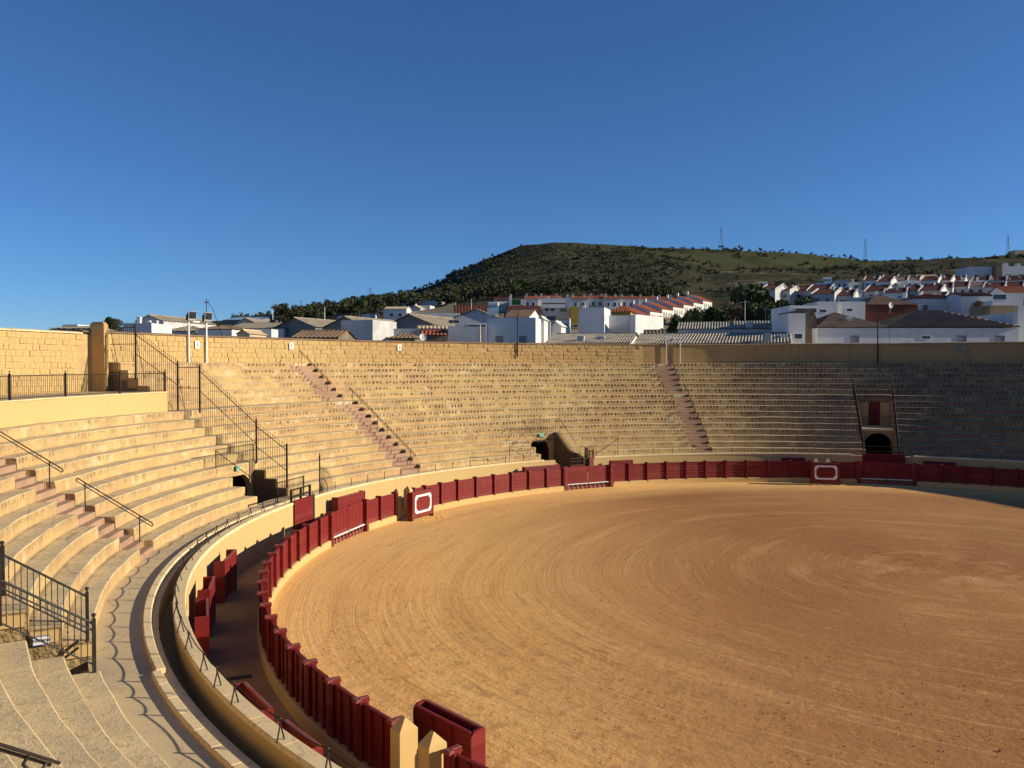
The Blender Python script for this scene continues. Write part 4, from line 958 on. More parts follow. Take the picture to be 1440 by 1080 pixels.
def terrain(x, y, nz=True):
    dc = math.hypot(x-CX, y-CY); d = math.hypot(x, y); phi = math.atan2(x, y)
    ph = max(-R(62), min(R(60), phi)); u = 720 + FP*math.tan(ph); Y = d*math.cos(ph)
    s_in = max(0, min(1, (dc-46.9)/1.6))
    zb = -.8 + s_in*5.8
    if Y < 96: return zb
    back = 1.0 if abs(phi) < R(62) else max(0.0, 1-(abs(phi)-R(62))/R(35))
    zf = H0 + (514-interp(u, V_FOOT))/FP*380; zr_ = H0 + (514-interp(u, V_RIDGE))/FP*900
    if Y < 380: z = 5 + (zf-5)*((Y-96)/284)
    elif Y < 900:
        t = (Y-380)/520; t = t**.88; z = zf + (zr_-zf)*t
        # terraces and shoulders
        if nz: z += (5.5*mnoise.noise(Vector((x*.008, y*.011, 1.7))) + 2.2*mnoise.noise(Vector((x*.03, y*.04, 4.0))) )*math.sin(math.pi*min(1, (Y-380)/520))*min(1.6, max(.25, (zr_-zf)/45))
    else: z = zr_ - (Y-900)*.10
    if nz and Y > 780: z += 1.1*mnoise.noise(Vector((x*.05, y*.02, 8.0)))*(1 if Y < 1000 else 0)
    z = max(z, -60)
    return z*back + (1-back)*max(zb, 0)
ter = MB(); ds = [0, 8, 16, 24, 32, 40, 48, 54, 60, 66, 72, 78, 84, 87, 90, 93, 96, 100, 106, 114, 124, 136, 150, 170, 195, 225, 260, 300, 340, 380] + [380+i*9 for i in range(1, 59)] + [908, 920, 950, 1000, 1200, 1600, 2400, 4000, 7000]
def phis():
    o = []; p = -180.0
    while p < 180 - 1e-6:
        o.append(p); p += .38 if -34 < p < 36 else 2.5
    return o
PH = phis(); nP = len(PH)
for d in ds:
    for p in PH:
        pr_ = R(p); dd = d/math.cos(pr_) if abs(p) < 50 else d/math.cos(R(50)); x, y = dd*math.sin(pr_), dd*math.cos(pr_)
        ter.v.append((x, y, terrain(x, y)))
for j in range(len(ds)-1):
    for i in range(nP):
        i2 = (i+1) % nP; ter.f.append((j*nP+i, j*nP+i2, (j+1)*nP+i2, (j+1)*nP+i))
to = ter.build('hillside_terrain', M_HILL, fix=False, smooth=True); tag(to, kind='structure')
to.data.flip_normals() if to.data.polygons[nP*20].normal.z < 0 else None

def at(u, v, D): return Vector(((u-720)/FP*D, D, H0 + (514-v)/FP*D))
def roof_sheet(m, O, X, S, w, t0, t1, per, amp):
    """ribbed slope: O left eave corner, X unit vector along the eave, S full vector eave to ridge"""
    X = Vector(X).normalized(); S = Vector(S); N = X.cross(S).normalized(); n = max(2, int(w/per*2)); n = min(n, 420)
    cols = []
    for i in range(n+1):
        x = w*i/n
        f = 1.0 if t0 <= x <= t1 else (x/max(t0, 1e-3) if x < t0 else (w-x)/max(w-t1, 1e-3))
        h = amp if i % 2 else 0.0
        b = len(m.v); m.v += [tuple(Vector(O)+X*x+N*h), tuple(Vector(O)+X*x+S*f+N*h)]; cols.append(b)
    for a, b in zip(cols[:-1], cols[1:]): m.f.append((a, b, b+1, a+1))
def winpart(wall, x, y, z, w, h, face='f', mat=None, shut=False):
    """window: frame part with its pane; face f = front (-y), r = right (+x)"""
    m = MB(); b = .07
    for q in ((-w/2, w/2, 0, b), (-w/2, w/2, h-b, h)): m.box(q[0], q[1], -.06, .02, q[2], q[3])
    m.box(-w/2, -w/2+b, -.058, .02, b, h-b).box(w/2-b, w/2, -.058, .02, b, h-b)
    o = m.build('window', M_WHITEP if not shut else M_GREYW, wall, (x, y, z), 0 if face == 'f' else R(90), fix=False)
    p = MB().box(-w/2+b, w/2-b, -.025, .015, b, h-b).build('pane', mat or (M_SHUT if shut else M_GLASS), o, fix=False)
    return o
HN = 0
def house(label, u0, u1, vt, D, dep, rot=0, style='flat', rise=6, wall=None, roof=None, wins=(), chim=(), cat='house', group=None, per=.5, amp=.09, name='white_house', right=None, over=.25, verge=None, vbase=None):
    c0 = at(u0, vt, D); c1 = at(u1, vt, D); rz = R(rot)
    w = (c1.x-c0.x)/max(.3, math.cos(rz)) if not right else (c1.x-c0.x)
    cx, z = (c0.x+c1.x)/2, c0.z; zb = min(terrain(cx, D), terrain(cx, D+dep)) - 1.0
    if vbase: zb = at(u0, vbase, D).z
    h = z - zb; wall = wall or M_WHITE; roof = roof or M_TDK; rs = rise/FP*D
    t = empty(name, (cx, D, zb), rz, label, cat, group)
    m = MB(); x0, x1 = -w/2, w/2
    if style == 'flat':
        m.box(x0, x1, 0, dep, 0, h-.35); e = .18
        m.add([(x0,0,h-.35),(x1,0,h-.35),(x1,dep,h-.35),(x0,dep,h-.35),(x0,0,h),(x1,0,h),(x1,dep,h),(x0,dep,h),(x0+e,e,h),(x1-e,e,h),(x1-e,dep-e,h),(x0+e,dep-e,h),(x0+e,e,h-.3),(x1-e,e,h-.3),(x1-e,dep-e,h-.3),(x0+e,dep-e,h-.3)],
              [(0,1,5,4),(1,2,6,5),(2,3,7,6),(3,0,4,7),(4,5,9,8),(5,6,10,9),(6,7,11,10),(7,4,8,11),(8,9,13,12),(9,10,14,13),(10,11,15,14),(11,8,12,15),(12,13,14,15)])
        wl_ = m.build('wall', wall, t, fix=False)
    elif style == 'gy':
        m.add([(x0,0,0),(x1,0,0),(x1,dep,0),(x0,dep,0),(x0,0,h),(x1,0,h),(x1,dep,h),(x0,dep,h),(0,0,h+rs),(0,dep,h+rs)],
              [(0,1,5,8,4),(2,3,7,9,6),(1,2,6,5),(3,0,4,7)]); wl_ = m.build('wall', wall, t, fix=False)
        r = MB(); o = over; sl = rs/(w/2)
        roof_sheet(r, (x1+o, -o, h-o*sl+.08), (0,1,0), (-(w/2+o), 0, rs+o*sl), dep+2*o, 0, dep+2*o, per, amp)
        roof_sheet(r, (x0-o, dep+o, h-o*sl+.08), (0,-1,0), ((w/2+o), 0, rs+o*sl), dep+2*o, 0, dep+2*o, per, amp)
        rf = r.build('roof', roof, t, fix=False)
    elif style == 'gx':
        m.add([(x0,0,0),(x1,0,0),(x1,dep,0),(x0,dep,0),(x0,0,h),(x1,0,h),(x1,dep,h),(x0,dep,h),(x0,dep/2,h+rs),(x1,dep/2,h+rs)],
              [(0,1,5,4),(1,2,6,9,5),(2,3,7,6),(3,0,4,8,7)]); wl_ = m.build('wall', wall, t, fix=False)
        r = MB(); o = over; sl = rs/(dep/2)
        roof_sheet(r, (x0-o, -o, h-o*sl+.08), (1,0,0), (0, dep/2+o, rs+o*sl), w+2*o, 0, w+2*o, per, amp)
        roof_sheet(r, (x1+o, dep+o, h-o*sl+.08), (-1,0,0), (0, -(dep/2+o), rs+o*sl), w+2*o, 0, w+2*o, per, amp)
        rf = r.build('roof', roof, t, fix=False)
    else:   # hip
        m.box(x0, x1, 0, dep, 0, h); wl_ = m.build('wall', wall, t, fix=False)
        r = MB(); o = over; k = dep/2+o; sl = rs/k
        zz = h - o*sl*.3 + .08
        roof_sheet(r, (x0-o, -o, zz), (1,0,0), (0, k, rs), w+2*o, min(k, w/2), max(w+2*o-k, w/2), per, amp)
        roof_sheet(r, (x1+o, dep+o, zz), (-1,0,0), (0, -k, rs), w+2*o, min(k, w/2), max(w+2*o-k, w/2), per, amp)
        roof_sheet(r, (x1+o, -o, zz), (0,1,0), (-min(k, w/2+o), 0, rs), dep+2*o, k, k, per, amp)
        roof_sheet(r, (x0-o, dep+o, zz), (0,-1,0), (min(k, w/2+o), 0, rs), dep+2*o, k, k, per, amp)
        rf = r.build('roof', roof, t, fix=False)
    if style in ('gy', 'gx'):
        rc = MB()
        if style == 'gy': rc.tube((0,-over,h+rs+.12),(0,dep+over,h+rs+.12),.13,5)
        else: rc.tube((x0-over,dep/2,h+rs+.12),(x1+over,dep/2,h+rs+.12),.13,5)
        rc.build('ridge_tiles', roof, rf, fix=False)
    if verge and style == 'gx':
        for s in (-1, 1):
            xx = s*w/2; tk = .28; pts = [(-.35, h-.12), (dep/2, h+rs+.06), (dep+.3, h-.12), (dep+.3, h+.22), (dep/2, h+rs+.45), (-.35, h+.22)]
            vm = MB(); vm.v = [(xx-tk/2, y, z) for y, z in pts] + [(xx+tk/2, y, z) for y, z in pts]
            vm.f = [(0,1,4,5), (1,2,3,4), (6,11,10,7), (7,10,9,8)] + [(q, q+6, (q+1) % 6 + 6, (q+1) % 6) for q in range(6)]
            vm.build('gable_parapet', M_WHITE2, t)
    if verge and style == 'gy':
        vm = MB()
        for s in (-1, 1):
            vm.add([(s*w/2*1.03,-.32,h-.05),(0,-.32,h+rs+.05),(0,-.32,h+rs+.35),(s*w/2*1.03,-.32,h+.25),(s*w/2*1.03,.0,h-.05),(0,.0,h+rs+.05),(0,.0,h+rs+.35),(s*w/2*1.03,.0,h+.25)], [(0,1,2,3),(7,6,5,4),(0,4,5,1),(3,2,6,7),(0,3,7,4)])
        vm.build('gable_parapet', M_WHITE, t)
    for wi in wins:     # (fraction across, height below eave to window top, w, h, face, shutter)
        fx, dz, ww, hh = wi[:4]; fc = wi[4] if len(wi) > 4 else 'f'; sh = wi[5] if len(wi) > 5 else False
        if fc == 'f': winpart(wl_, x0+fx*w, 0, h-dz-hh, ww, hh, 'f', None, sh)
        else: winpart(wl_, x1, fx*dep, h-dz-hh, ww, hh, 'r', None, sh)
    if len(chim) and (int(u0*7) % 3) == 0:
        ax, ay = x0 + w*.6, dep*.45; za = h + (rs if style != 'flat' else 0)
        MB().tube((ax,ay,za-.6),(ax,ay,za+2.2),.035,4).tube((ax-.5,ay,za+2.1),(ax+.5,ay,za+2.1),.025,4).tube((ax-.35,ay,za+1.85),(ax+.35,ay,za+1.85),.02,4).build('aerial', M_GALV, t, fix=False)
    for (fx, fy, cw, ch) in chim:
        zc = h + (0 if style == 'flat' else rs*.3)
        MB().bevbox(x0+fx*w-cw/2, x0+fx*w+cw/2, fy*dep-cw/2, fy*dep+cw/2, zc-.5, zc+ch, .06).box(x0+fx*w-cw/2-.07, x0+fx*w+cw/2+.07, fy*dep-cw/2-.07, fy*dep+cw/2+.07, zc+ch-.22, zc+ch-.12).build('chimney', M_WHITE2 if cw > .5 else M_WHITE, t, fix=False)
    return t
# --- sheds and warehouses on the left
house('low white flat-topped shed at the far left above the stone wall', 89, 110, 456.5, 140, 6, 0, 'flat', 0, M_WHITE)
house('low dark brown roof peeping over the wall left of the stone pillar', 70, 131, 463, 125, 8, 0, 'gx', 3.5, M_GREYW, M_FIB, per=.7)
house('blue-grey gable-ended warehouse with a sunlit white right side above the iron fence', 189, 233, 452, 150, 16, -14, 'gy', 8, M_WHITE2, M_FIB, per=.9)
house('bright white flat-roofed block with little chimneys behind the iron fence', 172, 215, 455, 112, 5, -8, 'flat', 0, M_WHITE, chim=((.2,.5,.45,1.0),(.55,.5,.4,.5),(.8,.5,.4,.5)))
house('small white hut with dark roof left of the floodlight frame', 233, 277, 466.5, 125, 8, 0, 'hip', 9, M_WHITE2, M_FIB, per=.6)
house('white shed with brown roof and ochre eave right behind the floodlight frame', 277.5, 327, 464, 122, 9, -4, 'hip', 8, M_WHITE, M_TOLD, per=.5)
house('long dark-roofed warehouse spreading behind the hut, right of the floodlights', 312, 400, 462.5, 178, 24, -3, 'gx', 11, M_WHITE, M_FIB, per=1.0)
house('tiny tan gabled outhouse beside the white shed', 333, 352, 470, 118, 5, -10, 'gy', 5, M_CREAM, M_CREAM, per=.6)
house('white low wall block under the long dark warehouse roof', 354, 382, 463, 140, 4, 0, 'flat', 0, M_WHITE)
house('grey sheet-roofed hall far behind the floodlights', 312, 367, 450.5, 300, 20, -8, 'gx', 6, M_GREYW, M_PANEL, per=1.5)
house('small peach gable-ended house before the grey hall', 333, 359, 454, 262, 12, -5, 'gy', 6, M_CREAM, M_FIB, per=.8)
house('mauve flat house among trees at the left of the skyline', 369, 396, 442.5, 350, 12, -12, 'flat', 0, M_GREYW, wins=((.3,1.2,1.6,1.4),(.7,1.2,1.6,1.4)))
house('dark gable-ended warehouse with pale roof, leftmost of three alike', 384, 447, 460.5, 178, 24, -24, 'gy', 13, M_GREYW, M_FIB, per=1.0, over=.5, group='three alike warehouses')
house('dark gable-ended warehouse with pale roof, middle one of three alike', 451, 522, 461, 168, 24, -24, 'gy', 15, M_GREYW, M_FIB, per=1.0, over=.5, group='three alike warehouses')
house('round-cornered whitish building with one bright sunlit side in front of the middle warehouse', 478, 526, 450.5, 135, 7.5, -22, 'flat', 0, M_WHITE2, wins=())
house('dark gable-ended warehouse with pale roof, rightmost of three alike', 541, 612, 457.5, 168, 24, -24, 'gy', 15, M_GREYW, M_FIB, per=1.0, over=.5, group='three alike warehouses')
house('ribbed clay roof just above the stone wall, left of the two stair plates', 410, 476, 475.5, 104, 9, -3, 'gx', 11, M_BRICK, M_TBR, per=.55, amp=.08)
house('small clay roof above the wall beside the satellite dish', 546, 584, 477, 104, 6, -6, 'hip', 9, M_BRICK, M_TBR, per=.5)
house('low white hut with reddish lean-to roof under the right warehouse', 592, 628, 472, 112, 6, 3, 'gx', 7, M_BRICK, M_TRED, per=.5)
house('narrow tan-roofed shed behind the lean-to hut', 588, 630, 463, 135, 5, 3, 'gx', 4, M_WHITE, M_CREAM, per=.6)
house('low white wall stretching right of the round-cornered building', 541, 594, 462.5, 140, 4, 0, 'flat', 0, M_WHITE2)
for i, (u, v, D, w, wl_) in enumerate(((474, 444.5, 230, 18, M_WHITE2), (509, 442.5, 260, 12, M_WHITE), (528, 436, 300, 17, M_WHITE))):
    house('tiny %s box house above the middle warehouse, %s from the left' % (('grey', 'white', 'bright white')[i], nth[i]), u, u+w, v, D, 6, -10, 'flat', 0, wl_, wins=((.5,.8,1.2,1.2),))
house('long low pale roof on the skyline below the pylon', 495, 524, 432.5, 400, 10, -20, 'gx', 2, M_WHITE2, M_CREAM, per=1.2)
house('bluish shaded house with two small windows on the lower slope', 540, 572, 435, 255, 9, -3, 'gx', 4, M_WHITE, M_CREAM, wins=((.35,1.2,1.3,1.1),(.72,1.2,1.3,1.1)), per=.8)
house('small white cubic house below the round tree on the slope', 565.5, 584, 424, 335, 7, -12, 'flat', 0, M_WHITE, wins=((.4,1,1.3,1.2),(.8,2.4,1,1.0)))
house('long whitewashed house with stepped sunlit gable on the lower slope', 586, 616, 423.5, 325, 12, -12, 'flat', 0, M_WHITE, chim=((.9,.2,1.2,.9),(.75,.2,1.0,.5)))
house('white gable-fronted house joined to the cream wall', 575, 592, 434.5, 285, 9, -14, 'gy', 4.5, M_WHITE, M_CREAM, wins=((.6,1.0,.9,1.0),), per=.8)
house('white box with one round dark opening beside the gable-fronted house', 592, 605, 430, 290, 6, -10, 'flat', 0, M_WHITE, wins=((.45,1.2,1.6,1.5),))
# cream wall rising to the right
cw = at(570, 440, 262); c2 = at(624, 432, 262); c3 = at(641, 426, 262)
tag(MB().add([(cw.x,262,16),(c2.x,262,16),(c3.x,262,18),(c3.x,262,c3.z),(c3.x-2,262,c3.z-.4),(c2.x,262,c2.z),(cw.x,262,cw.z),(cw.x,263,16),(c2.x,263,16),(c3.x,263,18),(c3.x,263,c3.z),(c3.x-2,263,c3.z-.4),(c2.x,263,c2.z),(cw.x,263,cw.z)],
    [(0,1,2,3,4,5,6),(13,12,11,10,9,8,7),(0,7,8,1),(1,8,9,2),(2,9,10,3),(3,10,11,4),(4,11,12,5),(5,12,13,6),(6,13,7,0)]).build('sloping_wall', M_CREAM), 'long cream wall rising to the right on the slope behind the warehouses', 'wall')
house('long low grey wall-like building behind the right warehouse', 570, 646, 440.5, 210, 6, 2, 'flat', 0, M_WHITE2)
house('wide dark brown roof below the hill foot, left of the solar heater', 640, 690, 441, 225, 16, 4, 'gx', 13, M_BRICK, M_TDK, per=.8)
# --- centre
house('whitewashed building with a grey gable and a wide dark opening, left of the plain block', 640, 700, 447, 126, 8, 2, 'gy', 11, M_WHITE2, M_FIB, wins=((.52,1.0,2.7,1.1),))
house('low whitewashed yard wall under the dark opening', 630, 683.5, 459.5, 113, 6, 0, 'flat', 0, M_WHITE2, wins=((.08,-.9,.7,.5),(.22,-.9,.9,.5)))
house('large plain whitewashed block with two square grey windows and sunlit right side', 684, 753, 447.3, 114, 8, -11, 'flat', 0, M_WHITE, wins=((.26,2.45,1.0,.95,'f',True),(.74,2.45,1.0,.95,'f',True)))
house('white lean-to with zigzag top on the sunlit side of the plain block', 757, 765, 449.5, 118, 4, -10, 'gy', 3, M_WHITE, M_WHITE, per=.6)
house('brown-tiled house with bright white gable end above the plain block', 712, 744, 446, 142, 6, -20, 'gx', 11, M_WHITE, M_TBR, per=.45, chim=((.1,.5,.5,.7),))
house('dark-roofed long house left of the three-storey white house', 718, 762, 443, 172, 12, 6, 'gx', 14, M_WHITE2, M_TDK, per=.6, chim=((.2,.3,.5,.8),))
house('three-storey white house with balconies in the middle of the town', 763, 802, 419.5, 190, 9, -3, 'flat', 0, M_WHITE, wins=((.15,1.8,1.0,1.2),(.36,1.8,1.0,1.2),(.3,4.0,2.2,1.1),(.3,7.0,2.0,1.9),(.75,1.6,1.5,1.5,'f',True)), chim=((.9,.4,.5,1.0),(.2,.4,.5,.7)))
for vv, lab in ((427.5, 'upper'), (433, 'lower')):
    p = at(770, vv, 189); tag(MB().box(-1.3, 4.0, -1.0, .3, -.15, .0).box(-1.3, 4.0, -1.0, -.92, 0, .95).build('balcony', M_WHITE, None, p), lab + ' solid white balcony on the three-storey white house', 'balcony')
house('ochre side of a narrow house right of the three-storey white house', 802, 813.5, 432, 185, 8, 0, 'flat', 0, M_OCW, wins=((.65,3.8,1.2,.7),))
house('low white garage in front of the three-storey house', 783, 801, 449, 165, 5, -6, 'gx', 3, M_WHITE, M_TOLD, wins=((.5,.9,1.8,.9,'f',True),))
house('small sunlit white gabled annexe right of the plain block', 774, 789, 459, 124, 3, -16, 'gy', 6, M_WHITE, M_WHITE, per=.7)
house('whitewashed wall block between the plain block and the annexe', 762, 774, 453, 122, 4, -4, 'flat', 0, M_WHITE2)
reds = ((737, 757, 421, 265), (757, 790, 420.5, 268), (803, 828, 421, 262), (828, 852, 420.5, 266), (850, 872, 421, 262), (872, 895, 421, 268), (898, 925, 421.5, 275), (925, 950, 422, 285))
for i, (a, b, v, D) in enumerate(reds):
    house('white terraced house with orange roof in the back row, %s from the left' % nth[i], a, b, v, D, 12, random.uniform(-3, 3), 'gx', 5.5, M_WHITE, M_TRED, wins=((.25,1.0,1.0,1.3),(.65,1.0,1.0,1.3),(.25,3.8,1.0,1.3),(.65,3.8,1.0,1.3)), chim=((.15,.25,.6,1.5),(.8,.3,.6,1.4)), per=.6, group='orange-roofed back row')
tag(MB().box(-1.25, 1.25, -.05, .05, -.75, .75).build('green_awning', M_GREEN, None, at(726, 425.5, 240)), 'dark green netting on a rooftop terrace in the back row', 'awning')
house('white house carrying the green netting, left end of the back row', 716, 740, 421.5, 242, 10, 0, 'flat', 0, M_WHITE, wins=((.75,1.5,1.0,1.2),), chim=((.05,.5,.6,1.2),))
house('dark-tiled house with small skylight gable behind the solar heater', 698, 722, 423, 250, 10, 8, 'gx', 5, M_WHITE2, M_TDK, per=.7, chim=((.9,.2,.6,1.6),))
house('tall plain white cube with sunlit right edge, right of the town centre', 814, 849, 433, 130, 6.5, -15, 'flat', 0, M_WHITE, chim=((.15,.2,.4,.5),))
house('shaded white yard wall right of the white cube', 856, 885, 444, 134, 3, -2, 'flat', 0, M_WHITE)
house('bright sunlit white wall block stepping down towards the grey roofs', 886, 893, 443, 130, 9, -38, 'flat', 0, M_WHITE)
house('ochre house with small orange hip roof behind the yard wall', 860, 886, 439.5, 160, 8, -14, 'hip', 11, M_OCW, M_TRED, per=.5)
# stepped terrace of six white houses with orange roofs, facing right
P0 = Vector((33.5, 226.0)); dirv = Vector((.53, .848)); zrow = 22.9
for i in range(7):
    L_ = 8.6; p = P0 + dirv*(L_*i); zb = zrow + i*1.15 - 6.2 ; ang = math.atan2(dirv.y, dirv.x)
    t = empty('terraced_house', (p.x, p.y, zb-3), ang, 'white terraced house with arched windows and orange roof, %s in the stepped row' % nth[i], 'house', 'stepped row of terraced houses')
    h = 6.2+3; W_ = 9.0; rs = 1.9; m = MB()
    m.add([(0,0,0),(L_,0,0),(L_,W_,0),(0,W_,0),(0,0,h),(L_,0,h),(L_,W_,h),(0,W_,h),(0,W_/2,h+rs+.15),(L_,W_/2,h+rs+.15)], [(0,1,5,4),(1,2,6,9,5),(2,3,7,6),(3,0,4,8,7)])
    wl_ = m.build('wall', M_WHITE, t, fix=False); r = MB()
    roof_sheet(r, (-.1,-.4,h-.1), (1,0,0), (0,W_/2+.4,rs+.25), L_+.2, 0, L_+.2, .5, .08); roof_sheet(r, (L_+.1,W_+.4,h-.1), (-1,0,0), (0,-W_/2-.4,rs+.25), L_+.2, 0, L_+.2, .5, .08)
    r.build('roof', M_TRED, t, fix=False)
    MB().bevbox(1.2, 1.8, 5.5, 6.1, h+.5, h+rs+1.3, .08).build('chimney', M_WHITE, t, fix=False)
    for fx in (1.5, 3.3, 5.3, 7.1):
        a = MB(); n = 6; pts = [(-.5, 0)] + [(-.5*math.cos(math.pi*q/n), 1.5+.5*math.sin(math.pi*q/n)) for q in range(n+1)] + [(.5, 0)]
        a.v = [(x, -.05, z) for x, z in pts] + [(x, .05, z) for x, z in pts]; k = len(pts)
        a.f = [tuple(range(k))] + [(q, q+k, (q+1) % k + k, (q+1) % k) for q in range(k)]
        a.build('window', M_SHUT, wl_, (fx, 0, h-2.9), fix=False)
    MB().box(.8, L_-.8, -.9, -.02, h-3.3, h-3.15).box(.8, L_-.8, -.9, -.86, h-3.15, h-2.3).build('balcony', M_OCW if i in (0, 2) else M_WHITE, t, fix=False)
    MB().box(3.2, 5.0, -.08, .0, 0, 5.3).build('door', M_OCW if i in (0, 2) else M_SHUT, t, fix=False)
# --- grey corrugated roofs right behind the ring wall
house('wide grey corrugated roof with two square vents behind the middle of the ring wall', 768, 884, 483.5, 103, 16, -13, 'gx', 16, M_WHITE, M_FIBG, per=.34, amp=.10, chim=((.40,.10,.8,.6),(.62,.22,.8,.6)))
house('wide grey corrugated roof right of the vented one, above the two wall poles', 893, 1101, 484, 104, 17, -17, 'gx', 17, M_WHITE, M_FIBG, per=.38, amp=.12, chim=((.255,.12,.45,.5),(.86,.05,.8,.8)))
house('smaller grey corrugated roof in the second line below the trees', 955, 1032, 463.5, 130, 10, -14, 'gx', 11, M_WHITE2, M_FIBG, per=.42, amp=.13)
house('short grey corrugated roof with a white chimney in the second line', 1035, 1106, 463, 127, 11, -14, 'gx', 12.5, M_WHITE2, M_FIBG, per=.42, amp=.13, chim=((.28,.10,.95,.75),))
house('little brown roof in front of the terraced row', 908, 936, 470, 126, 5, -8, 'gx', 5, M_WHITE2, M_TOLD)
# --- right side
house('white building with one big blue-grey window right of the corrugated roofs', 1108.5, 1132, 441, 108, 7, 0, 'flat', 0, M_WHITE, wins=((.58,2.55,1.15,.75),))
house('white flat-roofed house with long dark roof terrace opening behind the big window', 1110, 1150, 430, 122, 8, 2, 'flat', 0, M_WHITE, wins=((.56,.35,3.3,.75),))
house('small sunlit white annexe at the foot of the big-window building', 1098, 1108, 471, 105, 4, -6, 'flat', 0, M_WHITE)
house('lilac-white flat house behind the long tiled roof, left of its twin', 1148, 1177, 424.5, 150, 7, 0, 'flat', 0, M_WHITE, wins=((.3,1.35,1.3,.6),))
house('whiter flat house behind the long tiled roof, right of the lilac one', 1178, 1216, 424.5, 152, 7, 0, 'flat', 0, M_WHITE, wins=((.42,1.2,1.2,.6),))
house('long whitewashed house with four small windows under the left half of the lichened tile roof', 1149, 1250, 461.5, 112, 13, 0, 'hip', 25, M_WHITE, M_TOLD, per=.5, amp=.09, wins=((.52,1.0,1.15,.9,'f',True),), chim=((.55,.22,.7,.9),))
house('right half of the long whitewashed house under brown ribbed tiles', 1250.6, 1432, 461.5, 112, 14, 0, 'hip', 28, M_WHITE, M_TBR, per=.60, amp=.19, wins=((.28,1.0,1.3,.5),(.56,1.0,1.2,.8,'f',True),(.855,1.0,1.2,.8,'f',True)))
house('old brown stone house end between the big-window building and the long white house', 1131, 1149, 452, 114, 12, 2, 'gy', 16, M_BRICK, M_TOLD, per=.5)
house('bluish whitewashed house at the right edge of the picture', 1430, 1475, 439, 114, 10, 0, 'flat', 0, M_WHITE)
house('brown hip-roofed house with dark red eaves behind the lichened roofs', 1218, 1290, 429.5, 158, 13, 0, 'hip', 18, M_TDK, M_TBR, per=.5)
house('long white house with wide terrace and two windows, dark red roof', 1284, 1356, 420.5, 172, 10, 0, 'hip', 9, M_WHITE, M_TDK, per=.6, wins=((.22,1.2,1.2,1.2),(.72,1.2,1.2,1.5)))
house('white house with a single square window right of the long terrace house', 1352, 1395, 417, 165, 8, -3, 'gx', 6, M_WHITE, M_TDK, per=.6, wins=((.68,1.1,1.3,1.3),))
house('sunlit white house with orange roof near the right edge', 1414, 1450, 412, 168, 8, -5, 'gx', 10, M_WHITE, M_TRED, per=.6, wins=((.75,1.3,1.2,1.4),))
house('white terrace wall with dark opening left of the orange-roofed house', 1394, 1428, 423, 160, 5, 0, 'flat', 0, M_WHITE, wins=((.3,-1.2,2.6,1.1),))
house('old brown wall-like building above the tiled roof near the right edge', 1390, 1431, 430, 128, 5, 4, 'flat', 0, M_BRICK)
house('ochre cube house with brown door at the left end of the hillside town', 1121, 1141, 400.5, 262, 8, 6, 'flat', 0, M_OCW, wins=((.62,1.5,1.2,2.6),))
house('cream tile-roofed house with bright gable at the top of the hillside town', 1252, 1286, 396, 285, 9, -14, 'gx', 6, M_WHITE, M_TBR, per=.7)
house('pale sheet-roofed building under the hill crest', 1297, 1323, 391, 335, 10, 0, 'gx', 5, M_OCHRE, M_CREAM, per=.9)
house('long white top-row building, left of the brown tower block', 1361, 1398, 375.5, 345, 12, -4, 'flat', 0, M_WHITE, wins=((.3,3.2,1.8,1.6),(.68,3.2,1.8,1.6)))
house('brown tower block between the two long white top-row buildings', 1398.5, 1407, 373.5, 342, 12, 0, 'flat', 0, M_BRICK)
house('long white top-row building, right of the brown tower block', 1408, 1452, 375, 345, 12, 0, 'flat', 0, M_WHITE, wins=((.2,3.2,1.8,1.6),(.6,3.2,1.8,1.6)), chim=((.3,.4,1.6,1.8),(.7,.4,1.6,1.6)))
house('stone blockhouse on the crest beside the radio mast', 1425, 1446, 352.5, 880, 12, 0, 'flat', 0, M_CREAM)
house('small ruined hut on the crest of the hill', 1324, 1333, 363.5, 885, 8, 0, 'flat', 0, M_BRICK)
# generic rows climbing the right slope
rowdefs = [(409, 215, 1066, 1300, 3), (416, 190, 1140, 1300, 2), (395, 296, 1335, 1440, 1), (401, 258, 1150, 1440, 4), (409, 228, 1290, 1445, 5), (394, 320, 1240, 1350, 6)]
rnames = {3: 'third', 2: 'lowest', 1: 'topmost short', 4: 'second highest', 5: 'right-hand middle', 6: 'highest'}
for v, D, ua, ub, ri in rowdefs:
    u = ua; i = 0; rs_ = random.Random(ri*13); vv = v
    while u < ub:
        w = rs_.uniform(21, 30)*230/D; vv += rs_.uniform(-3.4, 3.4); vv = max(v-6, min(v+4.5, vv))
        st = rs_.choice(['gx', 'gx', 'gx', 'gx', 'flat']); rot = rs_.uniform(-36, -26) if st == 'gx' else rs_.uniform(-8, 2)
        nm = {'gx': 'tiled', 'flat': 'flat-roofed'}[st]
        wi = (((.3,.8,1.0,1.1),(.7,.8,1.0,1.1)) if rs_.random() < .6 else ((.5,.8,1.4,1.2),)) + ((.3,.8,.9,1.1,'r'),)
        house('whitewashed %s house, %s from the left in the %s hillside row' % (nm, ordn(i), rnames[ri]), u, u+w*(.95 if st == 'gx' else .8), vv, D+rs_.uniform(-5, 5), rs_.uniform(11, 14) if st == 'gx' else rs_.uniform(7, 9), rot, st, rs_.uniform(6.5, 9.5)*230/D, rs_.choice([M_WHITE, M_WHITE2, M_WHITE2]), rs_.choice([M_TDK, M_TDK, M_TDK, M_TBR]),
              wins=wi, chim=((rs_.uniform(.2,.8),.3,.5,rs_.uniform(.9,1.5)),) if rs_.random() < .7 else (), per=.5, verge=True, right=(st == 'gx'), group='whitewashed houses on the right slope')
        u += w*.9; i += 1
